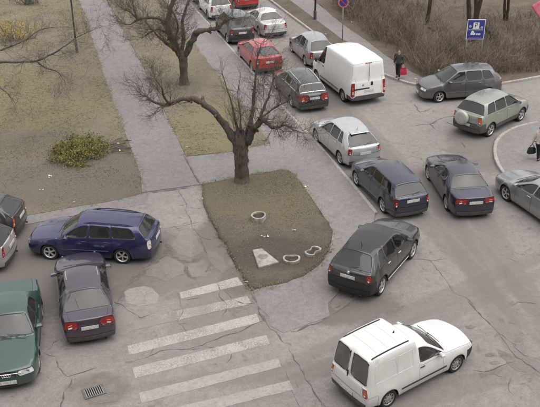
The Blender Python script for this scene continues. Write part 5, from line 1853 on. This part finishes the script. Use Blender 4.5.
# parking sign on two posts
def parking_sign():
    f0, f1 = gp(467, 70, .1), gp(483, 70, .1)
    mid = (f0 + f1) / 2
    yy = mid.y
    tl, tr = vp(468.3, 19.5, yy), vp(486.2, 20.5, yy)
    bl = vp(467.2, 39.3, yy)
    w, h = (tr - tl).length, tl.z - bl.z
    cx_, cz = (tl.x + tr.x) / 2 - .03, (tl.z + bl.z) / 2
    root = empty('parking_sign', (cx_, yy, .1), R(0))
    cz -= .1
    for s in (-1, 1):
        MB().tube([(s * (w / 2 - .06), .05, -.3), (s * (w / 2 - .06), .05, cz + h / 2 - .03)], .03, 10).build('post', STEEL, root, True)
    tilt = Matrix.Rotation(R(-3), 3, 'Y')
    pn = MB().box((0, 0, 0), (w, .035, h), None, 0, .006).build('panel', SIGN_W, root, loc=(0, 0, cz), rot=(0, R(1.2), 0))
    MB().box((0, -.020, 0), (w - .07, .006, h - .07)).build('blue_field', SIGN_BLUE, pn)
    MB().box((0, -.025, h * .20), (w * .33, .006, h * .30)).build('white_square', SIGN_W, pn)
    link('letter', text_mesh('P', h * .30, SIGN_DK), pn, (0, -.030, h * .20), (R(90), 0, 0))
    st = MB()
    for x, z in ((-.32, .155), (.32, .10)):
        for k in range(3):
            st.box((x * w, -.025, z * h), (.13 * w, .006, .035 * h), Matrix.Rotation(R(60 * k), 3, 'Y'))
    st.build('star', SIGN_W, pn)
    ln = MB().box((0, -.026, -.02 * h), (w * .80, .006, .022 * h)); ln.box((0, -.0265, .035 * h), (w * .42, .006, .02 * h)); ln.build('line', SIGN_W, pn)
    fg = MB()
    fg.lathe([(-.003, .001), (-.003, .085 * w), (.003, .085 * w)], 14, 'Y', 0, (-.17 * w, -.026, -.14 * h))
    fg.box((-.14 * w, -.0265, -.22 * h), (.26 * w, .006, .10 * h))
    for x in (.08, .16, .24): fg.box((x * w, -.026, -.235 * h), (.06 * w, .006, .085 * h))
    fg.build('pictogram', SIGN_W, pn)
    ln2 = MB()
    for k in range(6): ln2.box(((-.30 + .12 * k) * w, -.026, -.40 * h), (.07 * w, .006, .016 * h))
    ln2.build('small_print', plain('sign pale blue', (.30, .30, .42), .5), pn)
    tag(root, 'blue parking sign on two thin posts in front of the brushwood', 'sign')
parking_sign()

def no_parking():
    f = gp(342.5, 40, .1)
    c = vp(341.5, 2.2, f.y)
    root = empty('no_parking_sign', f)
    H = c.z - .1
    MB().tube([(0, 0, -.3), (-.01, 0, H + .25)], .03, 10).build('post', STEEL, root, True)
    d = MB().lathe([(.012, .001), (.012, .30), (-.012, .30), (-.012, .001)], 32, 'Y', 0, (0, -.05, H)).build('disc', SIGN_W, root)
    MB().lathe([(-.064, .001), (-.064, .235), (-.060, .235)], 32, 'Y', 0, (0, 0, H)).build('blue_field', SIGN_BLUE, d)
    MB().lathe([(-.066, .225), (-.068, .285), (-.060, .285)], 32, 'Y', 0, (0, 0, H)).build('red_ring', SIGN_RED, d)
    MB().box((0, -.068, H), (.46, .006, .055), Matrix.Rotation(R(45), 3, 'Y')).build('red_bar', SIGN_RED, d)
    tag(root, 'round blue and red no parking sign on a thin post', 'sign')
no_parking()

def lamp_post(px, h, label, lean=(0, 0), r=.06, arm=(1, 0)):
    f = gp(*px, .08)
    root = empty('lamp_post', f)
    MB().lathe([(-.2, r * 1.9), (.55, r * 1.9), (.62, r * 1.3)], 12, 'Z').build('base', POLE_D, root, True)
    top = Vector((lean[0] * h, lean[1] * h, h))
    MB().tube([(0, 0, .5), top * .5, top], [r * 1.2, r, r * .75], 10).build('pole', POLE_D, root, True)
    a = Vector((arm[0], arm[1], 0)).normalized()
    MB().tube([top, top + a * .5 + Vector((0, 0, .35)), top + a * 1.3 + Vector((0, 0, .45))], [.04, .035, .03], 8).build('arm', POLE_D, root, True)
    MB().box(top + a * 1.6 + Vector((0, 0, .44)), (.7, .26, .14), Matrix.Rotation(math.atan2(a.y, a.x), 3, 'Z'), 0, .05).build('lamp_head', STEEL, root)
    tag(root, label, 'lamp post')
lamp_post((77, 52), 7.0, 'thin dark lamp post on the lawn beside the footpath', (.012, 0), .045, (1, .3))
lamp_post((315, 19.5), 7.0, 'dark lamp post on the far verge near the no parking sign', (.025, 0), .055, (-1, -.2))

# gully grate
def grate():
    p = [gp(83.6, 390.5), gp(102.5, 385.2), gp(104.8, 393.3), gp(85.5, 399.6)]
    c = sum(p, Vector()) / 4
    u = ((p[1] - p[0]) + (p[2] - p[3])) / 2; v = ((p[3] - p[0]) + (p[2] - p[1])) / 2
    h = math.atan2(u.y, u.x)
    w, l = u.length, v.length
    root = empty('drain_grate', (c.x, c.y, .008), h)
    IR = plain('cast iron', (.16, .15, .14), .6, .5, .3)
    MB().box((0, 0, 0.002), (w, l, .004)).build('pit', plain('black pit', (.008, .008, .008), 1), root)
    fr = MB()
    for s in (-1, 1):
        fr.box((0, s * l / 2, .010), (w + .06, .05, .024)); fr.box((s * w / 2, 0, .0105), (.05, l - .05, .022))
    fr.build('frame', IR, root)
    me = MB().box((0, 0, 0), (w / 22, l - .05, .018), None, 0, .004).mesh('bar', plain('worn iron bar', (.34, .32, .295), .5, .4, .25))
    for k in range(9): link('bar', me, root, ((-.5 + (k + .7) / 9.4) * w, 0, .012))
    tag(root, 'iron drain grate in the road near the zebra crossing', 'drain')
grate()

# concrete inspection cover on the bed
def cover():
    q = [gp(252.5, 251, .1), gp(262, 249.5, .1), gp(279, 263, .1), gp(258.5, 268.5, .1)]
    bm = bmesh.new()
    top = [bm.verts.new((p.x, p.y, .165)) for p in q]; lo = [bm.verts.new((p.x, p.y, -.02)) for p in q]
    bm.faces.new(top)
    for i in range(4): bm.faces.new((top[i], top[(i + 1) % 4], lo[(i + 1) % 4], lo[i]))
    bmesh.ops.recalc_face_normals(bm, faces=bm.faces[:])
    bmesh.ops.bevel(bm, geom=bm.edges[:], offset=.02, segments=1, affect='EDGES')
    root = empty('inspection_cover', sum(q, Vector()) / 4)
    me = bpy.data.meshes.new('concrete_frame'); 
    for v in bm.verts: v.co -= root.location
    bm.to_mesh(me); bm.free(); me.materials.append(plain('dirty cast concrete', (.30, .28, .255), .9, 0, .35, 5))
    link('concrete_frame', me, root)
    MB().lathe([(.05, .19), (.073, .18), (.077, .001)], 20, 'Z').build('lid', plain('iron lid', (.22, .20, .185), .7, .2, .3), root)
    tag(root, 'pale concrete slab with a round lid on the island bed', 'manhole')
cover()

# planting rings
def ring_shape(fn, h, name, px, rz, label, zt=.03):
    c = gp(*px, .12)
    gz = island_z(c.x, c.y)
    root = empty(name, (c.x, c.y, gz), rz)
    n = 40
    out = [fn(2 * math.pi * k / n) for k in range(n)]
    vs, fs = [], []
    for (k, z) in ((1.0, -.1), (1.0, h), (.80, h), (.80, -.08)):
        vs += [(x * k, y * k, z) for x, y in out]
    for l in range(3):
        for i in range(n):
            j = (i + 1) % n
            fs.append((l * n + i, l * n + j, (l + 1) * n + j, (l + 1) * n + i))
    link('ring', mesh_from('ring', vs, fs, plain('pale cast concrete', (.31, .29, .265), .9, 0, .5, 7)), root)
    link('soil', mesh_from('soil', [(x * .81, y * .81, h - .06) for x, y in out], [tuple(range(n))], plain('dark planter soil', (.050, .040, .032), .95, var=.5)), root)
    tag(root, label, 'planter', 'concrete planting rings on the bed')
ring_shape(lambda t: (.30 * math.cos(t) * (1 - .35 * max(0, -math.sin(t - .5)) ** 3), .30 * math.sin(t)), .19, 'planting_ring', (259, 220), .4, 'round concrete planting ring in the grass near the tree')
ring_shape(lambda t: (.31 * math.cos(t), .31 * math.sin(t) - (.13 * max(0, math.sin(t)) ** 3)), .09, 'planting_ring', (291.5, 259), 0, 'half-round concrete planting ring beside the pale slab')
ring_shape(lambda t: ((.34 * math.cos(t)), (.26 * math.sin(t)) * (1 - .58 * abs(math.sin(t)) ** 4) * 1.25), .09, 'planting_ring', (313, 251.5), .9, 'waisted concrete planting ring near the bed corner')

# steel edge strip at the crossing
p, q = gp(240, 263, .02), gp(251, 286, .02)
tag(MB().tube([p, q], .018, 5).build('edging_bar', plain('pale edging', (.5, .48, .45), .7)), 'thin pale edging bar between the bed and the crossing', 'edging')

# litter: scraps of paper and plastic
def litter():
    rnd = random.Random(6)
    mb = MB()
    spots = [(49, 177, .05), (42, 190, .05), (76, 202, .05), (238, 108, .1), (265, 236, .16), (293, 229, .16), (297, 230, .16), (306, 186, .1), (353, 22, .11), (347, 18, .11), (325, 34, .11), (205, 197, .03), (247, 284, .03), (300, 18, .11), (390, 62, .12), (356, 51, .11), (179, 73, .1), (187, 146, .1), (188, 165, .05), (430, 78, .12), (415, 79, .12)]
    for x, y, z in spots:
        p = gp(x, y, z + .03)
        for _ in range(rnd.randint(1, 3)):
            c = p + Vector((rnd.gauss(0, .07), rnd.gauss(0, .07), 0))
            s = rnd.uniform(.05, .11)
            vs = [c + Vector((rnd.uniform(-s, s), rnd.uniform(-s, s), rnd.uniform(-.02, .03))) for _ in range(4)]
            mb.add(vs, [(0, 1, 2), (0, 2, 3)])
    o = mb.build('litter', plain('paper litter', (.62, .60, .57), .8, 0, .2))
    tag(o, 'scraps of pale paper litter on the grass', 'litter', kind='stuff')
litter()

# pink flag at the right edge
def flag():
    p = gp(556, 40, .1)
    root = empty('flag', p)
    a = vp(531, 6, p.y) - p; b = vp(545, -2, p.y) - p; c = vp(543, 24, p.y) - p; e = vp(556, 10, p.y) - p
    MB().tube([(0, 0, -.1), (0, 0, max(b.z, e.z) + .6)], .03, 8).build('pole', STEEL, root, True)
    vs, fs = [], []
    n = 8
    for i in range(n + 1):
        for j in range(n + 1):
            u, v = i / n, j / n
            q = (a * (1 - u) + c * u) * (1 - v) + (b * (1 - u) + Vector((0, 0, c.z + .3)) * u) * v
            q.y += .07 * math.sin(u * 7 + v * 2)
            vs.append(q)
    for i in range(n):
        for j in range(n):
            k = i * (n + 1) + j
            fs.append((k, k + 1, k + n + 2, k + n + 1))
    o = link('cloth', mesh_from('cloth', vs, fs, plain('pink cloth', (.62, .17, .23), .8, 0, .2), True), root)
    md = o.modifiers.new('t', 'SOLIDIFY'); md.thickness = .006
    tag(root, 'faded pink flag hanging at the right edge above the brushwood', 'flag')
flag()

# unseen block the view is taken from, added to shade the car sides
def block():
    root = empty('unseen_apartment_block', (0, -2.2, 0))
    wall_m = plain('grey render', (.30, .28, .26), .9, var=.12, scale=.4)
    MB().box((0, -6.0, 11.5), (64, 12, 23)).build('wall', wall_m, root)
    MB().box((0, -6.0, 23.2), (64.8, 12.8, .4)).build('roof', DARKGREY, root)
    fm = MB().box((0, 0, 0), (1.7, .10, 1.5)).mesh('window', plain('white frame', (.6, .6, .58), .6))
    gm = MB().box((0, 0, 0), (1.5, .04, 1.3)).mesh('pane', plain('dark pane', (.03, .032, .035), .1))
    for fl in range(8):
        for k in range(20):
            x = -30.4 + 3.2 * k
            w = link('window', fm, root, (x, .04, 1.9 + 2.75 * fl))
            link('pane', gm, w, (0, .05, 0))
    tag(root, 'unseen grey apartment block added behind the viewpoint to shade the car sides', 'building')
block()

# ------------------------------------------------------------------ people
def skin_mesh(name, nodes, edges, mat, sub=2):
    """nodes: {key: (pos, rx, ry)}"""
    keys = list(nodes)
    me = bpy.data.meshes.new(name)
    me.from_pydata([nodes[k][0] for k in keys], [(keys.index(a), keys.index(b)) for a, b in edges], [])
    ob = bpy.data.objects.new(name, me); C.objects.link(ob)
    ob.modifiers.new('skin', 'SKIN').use_smooth_shade = True
    sk = me.skin_vertices[0].data
    for i, k in enumerate(keys):
        sk[i].radius = (nodes[k][1], nodes[k][2] if len(nodes[k]) > 2 else nodes[k][1])
        sk[i].use_root = (i == 0)
    m = ob.modifiers.new('sub', 'SUBSURF'); m.levels = sub
    dg = bpy.context.evaluated_depsgraph_get()
    out = bpy.data.meshes.new_from_object(ob.evaluated_get(dg))
    out.name = name
    out.materials.clear(); out.materials.append(mat)
    bpy.data.objects.remove(ob); bpy.data.meshes.remove(me)
    return out

SKIN = plain('skin', (.42, .26, .19), .6, 0, .1)
def person(px, head_deg, h, label, jacket, trousers, hair, shoes, legs, arms, coat_len=.0, z=.115, cap=False):
    """local: +X forward, +Y left; h = standing height"""
    k = h / 1.75
    root = empty('person', gp(*px, z), R(head_deg))
    V = lambda x, y, zz: (x * k, y * k, zz * k)
    lf, rf = legs          # forward swing of each foot
    nd = {'pel': (V(0, 0, .95), .135 * k, .11 * k), 'bel': (V(.0, 0, 1.10), .13 * k, .10 * k), 'che': (V(-.01, 0, 1.32), .155 * k, .11 * k), 'nek': (V(0, 0, 1.50), .058 * k), 'hd0': (V(.025, 0, 1.58), .075 * k, .085 * k), 'hd1': (V(.03, 0, 1.68), .078 * k, .095 * k), 'hd2': (V(.02, 0, 1.74), .05 * k, .06 * k)}
    ed = [('pel', 'bel'), ('bel', 'che'), ('che', 'nek'), ('nek', 'hd0'), ('hd0', 'hd1'), ('hd1', 'hd2')]
    J = {}
    for s, sw, nm in ((1, lf, 'l'), (-1, rf, 'r')):
        kx = sw * .45 + .05
        nd['hip' + nm] = (V(.0, s * .09, .88), .10 * k); nd['kne' + nm] = (V(kx, s * .095, .50), .066 * k)
        nd['ank' + nm] = (V(sw, s * .09, .09), .042 * k); nd['toe' + nm] = (V(sw + .15, s * .10, .035), .036 * k)
        ed += [('pel', 'hip' + nm), ('hip' + nm, 'kne' + nm), ('kne' + nm, 'ank' + nm), ('ank' + nm, 'toe' + nm)]
        ax, az, hx, hz, oy = arms[0 if s > 0 else 1]
        nd['sho' + nm] = (V(-.01, s * .18, 1.42), .066 * k); nd['elb' + nm] = (V(ax, s * (.23 + oy * .4), az), .046 * k)
        nd['wri' + nm] = (V(hx, s * (.24 + oy), hz), .031 * k)
        e, w = Vector(nd['elb' + nm][0]), Vector(nd['wri' + nm][0])
        d = (w - e).normalized()
        nd['pal' + nm] = (tuple(w + d * .055 * k), .036 * k, .022 * k)
        ed += [('che', 'sho' + nm), ('sho' + nm, 'elb' + nm), ('elb' + nm, 'wri' + nm), ('wri' + nm, 'pal' + nm)]
        p = w + d * .085 * k
        J[nm] = w + d * .10 * k
        fw = Vector((1, 0, 0))
        for q in range(4):
            b = p + fw * (q - 1.5) * .018 * k
            nd['f%s%d' % (nm, q)] = (tuple(b), .009 * k)
            nd['g%s%d' % (nm, q)] = (tuple(b + d * .035 * k + Vector((0, -s * .006 * k, 0))), .008 * k)
            nd['h%s%d' % (nm, q)] = (tuple(b + d * (.05 if q else .04) * k + Vector((0, -s * .03 * k, 0))), .007 * k)
            ed += [('pal' + nm, 'f%s%d' % (nm, q)), ('f%s%d' % (nm, q), 'g%s%d' % (nm, q)), ('g%s%d' % (nm, q), 'h%s%d' % (nm, q))]
        b = w + d * .04 * k + fw * .03 * k
        nd['t' + nm] = (tuple(b), .010 * k); nd['u' + nm] = (tuple(b + d * .035 * k + fw * .02 * k + Vector((0, -s * .012, 0))), .008 * k)
        ed += [('wri' + nm, 't' + nm), ('t' + nm, 'u' + nm)]
    body = link('body', skin_mesh('body', nd, ed, SKIN), root)
    # face: nose, brow and mouth, ears
    fc = MB()
    fc.box(V(.122, 0, 1.635), (.03 * k, .026 * k, .042 * k), Matrix.Rotation(R(-18), 3, 'Y'), 0, .008)
    for s in (-1, 1):
        fc.box(V(.02, s * .088, 1.635), (.04 * k, .018 * k, .06 * k), None, 0, .008)
    fc.build('nose_and_ears', SKIN, root)
    ey = MB()
    for s in (-1, 1): ey.box(V(.106, s * .032, 1.665), (.012 * k, .024 * k, .010 * k), None, 0, .003)
    ey.box(V(.108, 0, 1.585), (.010 * k, .045 * k, .010 * k), None, 0, .003)
    ey.build('eyes_and_mouth', plain('eye and mouth brown', (.10, .06, .05), .7), root)  # dark brown eye and mouth marks
    # jacket
    jn = {q: (nd[q][0], nd[q][1] * 1.28 + .02 * k, (nd[q][2] if len(nd[q]) > 2 else nd[q][1]) * 1.28 + .02 * k) for q in ('bel', 'che', 'pel')}
    jn['col'] = (V(.0, 0, 1.49), .085 * k)
    je = [('pel', 'bel'), ('bel', 'che'), ('che', 'col')]
    if coat_len:
        jn['hem'] = (V(.02, 0, .95 - coat_len), .17 * k, .14 * k); je.append(('pel', 'hem'))
    else:
        jn['hem'] = (V(.0, 0, .84), .155 * k, .125 * k); je.append(('pel', 'hem'))
    for nm in 'lr':
        for q in ('sho', 'elb', 'wri'):
            jn[q + nm] = (nd[q + nm][0], nd[q + nm][1] * 1.3 + .018 * k)
        je += [('che', 'sho' + nm), ('sho' + nm, 'elb' + nm), ('elb' + nm, 'wri' + nm)]
    jn = {'bel': jn['bel'], **{a: b for a, b in jn.items() if a != 'bel'}}
    link('jacket', skin_mesh('jacket', jn, je, jacket), root)
    tn = {'pel': (nd['pel'][0], .140 * k, .115 * k)}; te = []
    for nm in 'lr':
        for q in ('hip', 'kne', 'ank'):
            tn[q + nm] = (nd[q + nm][0], nd[q + nm][1] * 1.12 + .014 * k)
        te += [('pel', 'hip' + nm), ('hip' + nm, 'kne' + nm), ('kne' + nm, 'ank' + nm)]
    link('trousers', skin_mesh('trousers', tn, te, trousers), root)
    for nm in 'lr':
        a, t = Vector(nd['ank' + nm][0]), Vector(nd['toe' + nm][0])
        sn = {'a': (tuple(a + Vector((-.02, 0, -.035)) * k), .05 * k, .048 * k), 'b': (tuple((a + t) / 2 + Vector((0, 0, -.012)) * k), .047 * k, .045 * k), 'c': (tuple(t + Vector((.03, 0, .008)) * k), .04 * k, .034 * k)}
        link('shoe', skin_mesh('shoe', sn, [('a', 'b'), ('b', 'c')], shoes), root)
    hn = {'a': (V(-.035, 0, 1.60), .08 * k, .09 * k), 'b': (V(-.012, 0, 1.70), .10 * k, .11 * k), 'c': (V(.03, 0, 1.765), .085 * k, .09 * k)}
    link('cap' if cap else 'hair', skin_mesh('hair', hn, [('a', 'b'), ('b', 'c')], hair), root)
    tag(root, label, 'person')
    M = Matrix.Translation(root.location) @ Matrix.Rotation(R(head_deg), 4, 'Z')
    return root, {q: M @ J[q] for q in J}

def bag(name, top, w, h, d, rz, mat, label, drop=.28):
    root = empty(name, (top.x, top.y, top.z), rz)
    mb = MB()
    n = 7
    vs, fs = [], []
    prof = [(-drop, .75), (-drop - h * .15, .92), (-drop - h * .5, 1.0), (-drop - h * .85, 1.04), (-drop - h, .86)]
    for z, s in prof:
        for kx, ky in ((-1, -.6), (-.6, -1), (.6, -1), (1, -.6), (1, .6), (.6, 1), (-.6, 1), (-1, .6)):
            vs.append((kx * w / 2 * s + .01 * math.sin(z * 40 + ky * 3), ky * d / 2 * s, z))
    for l in range(len(prof) - 1):
        for i in range(8):
            j = (i + 1) % 8
            fs.append((l * 8 + i, l * 8 + j, (l + 1) * 8 + j, (l + 1) * 8 + i))
    fs.append(tuple(range(8))); fs.append(tuple(range((len(prof) - 1) * 8, len(prof) * 8))[::-1])
    link('pouch', mesh_from('pouch', vs, fs, mat, True), root)
    for s in (-1, 1):
        MB().tube([(-w * .3, s * d * .3, -drop), (-w * .18, s * .015, -drop * .35), (0, s * .008, .0), (w * .18, s * .015, -drop * .35), (w * .3, s * d * .3, -drop)], .010, 5).build('strap', mat, root, True)
    tag(root, label, 'bag')

r1, h1 = person((398, 77.8), 250, 1.58, 'person in dark jacket and black trousers walking on the far pavement',
       plain('dark jacket', (.045, .043, .042), .9, var=.35, scale=9), plain('black trousers', (.016, .016, .018), .9), plain('dark grey cap', (.05, .045, .042), .9), plain('black shoes', (.015, .015, .015), .6),
       (.17, -.15), [(-.04, 1.16, .06, .90, .06), (-.06, 1.16, -.02, .90, .04)], cap=True)
bag('shopping_bag', h1['l'] + Vector((0, 0, .0)), .38, .40, .16, R(5), plain('red plastic bag', (.46, .035, .075), .5, 0, .3), 'red shopping bag carried by the person in the dark jacket', .10)
r2, h2 = person((537, 160), 30, 1.56, 'person in pale jacket and black trousers standing on the corner pavement',
       plain('pale jacket', (.50, .44, .39), .9, var=.2, scale=9), plain('black trousers', (.016, .016, .018), .9), plain('reddish hair', (.20, .09, .06), .8), plain('black shoes', (.015, .015, .015), .6),
       (.12, -.08), [(-.10, 1.12, -.12, .86, .05), (-.04, 1.12, .08, .86, .03)])
bag('handbag', h2['l'], .36, .28, .16, R(10), plain('black leather', (.018, .017, .017), .5), 'black handbag hanging from the hand of the person in the pale jacket', .16)

# ------------------------------------------------------------------ groups of like things
for o in list(C.objects):
    if o.parent is None and o.get('category') in ('car', 'van') and 'group' not in o:
        lb = o['label']
        x, y = o.location.x, o.location.y
        if x < -4 and y < 34: o['group'] = 'cars parked in the yard'
        elif 'kerb' in lb or 'roof rails' in lb or 'top edge' in lb and 'parked' in lb: o['group'] = 'cars parked along the kerb'
        else: o['group'] = 'vehicles in the road'
    if o.parent is None and o.get('category') == 'tree': o['group'] = 'bare trees'
    if o.parent is None and o.get('category') == 'lamp post': o['group'] = 'lamp posts'
    if o.parent is None and o.get('category') == 'person': o['group'] = 'pedestrians'
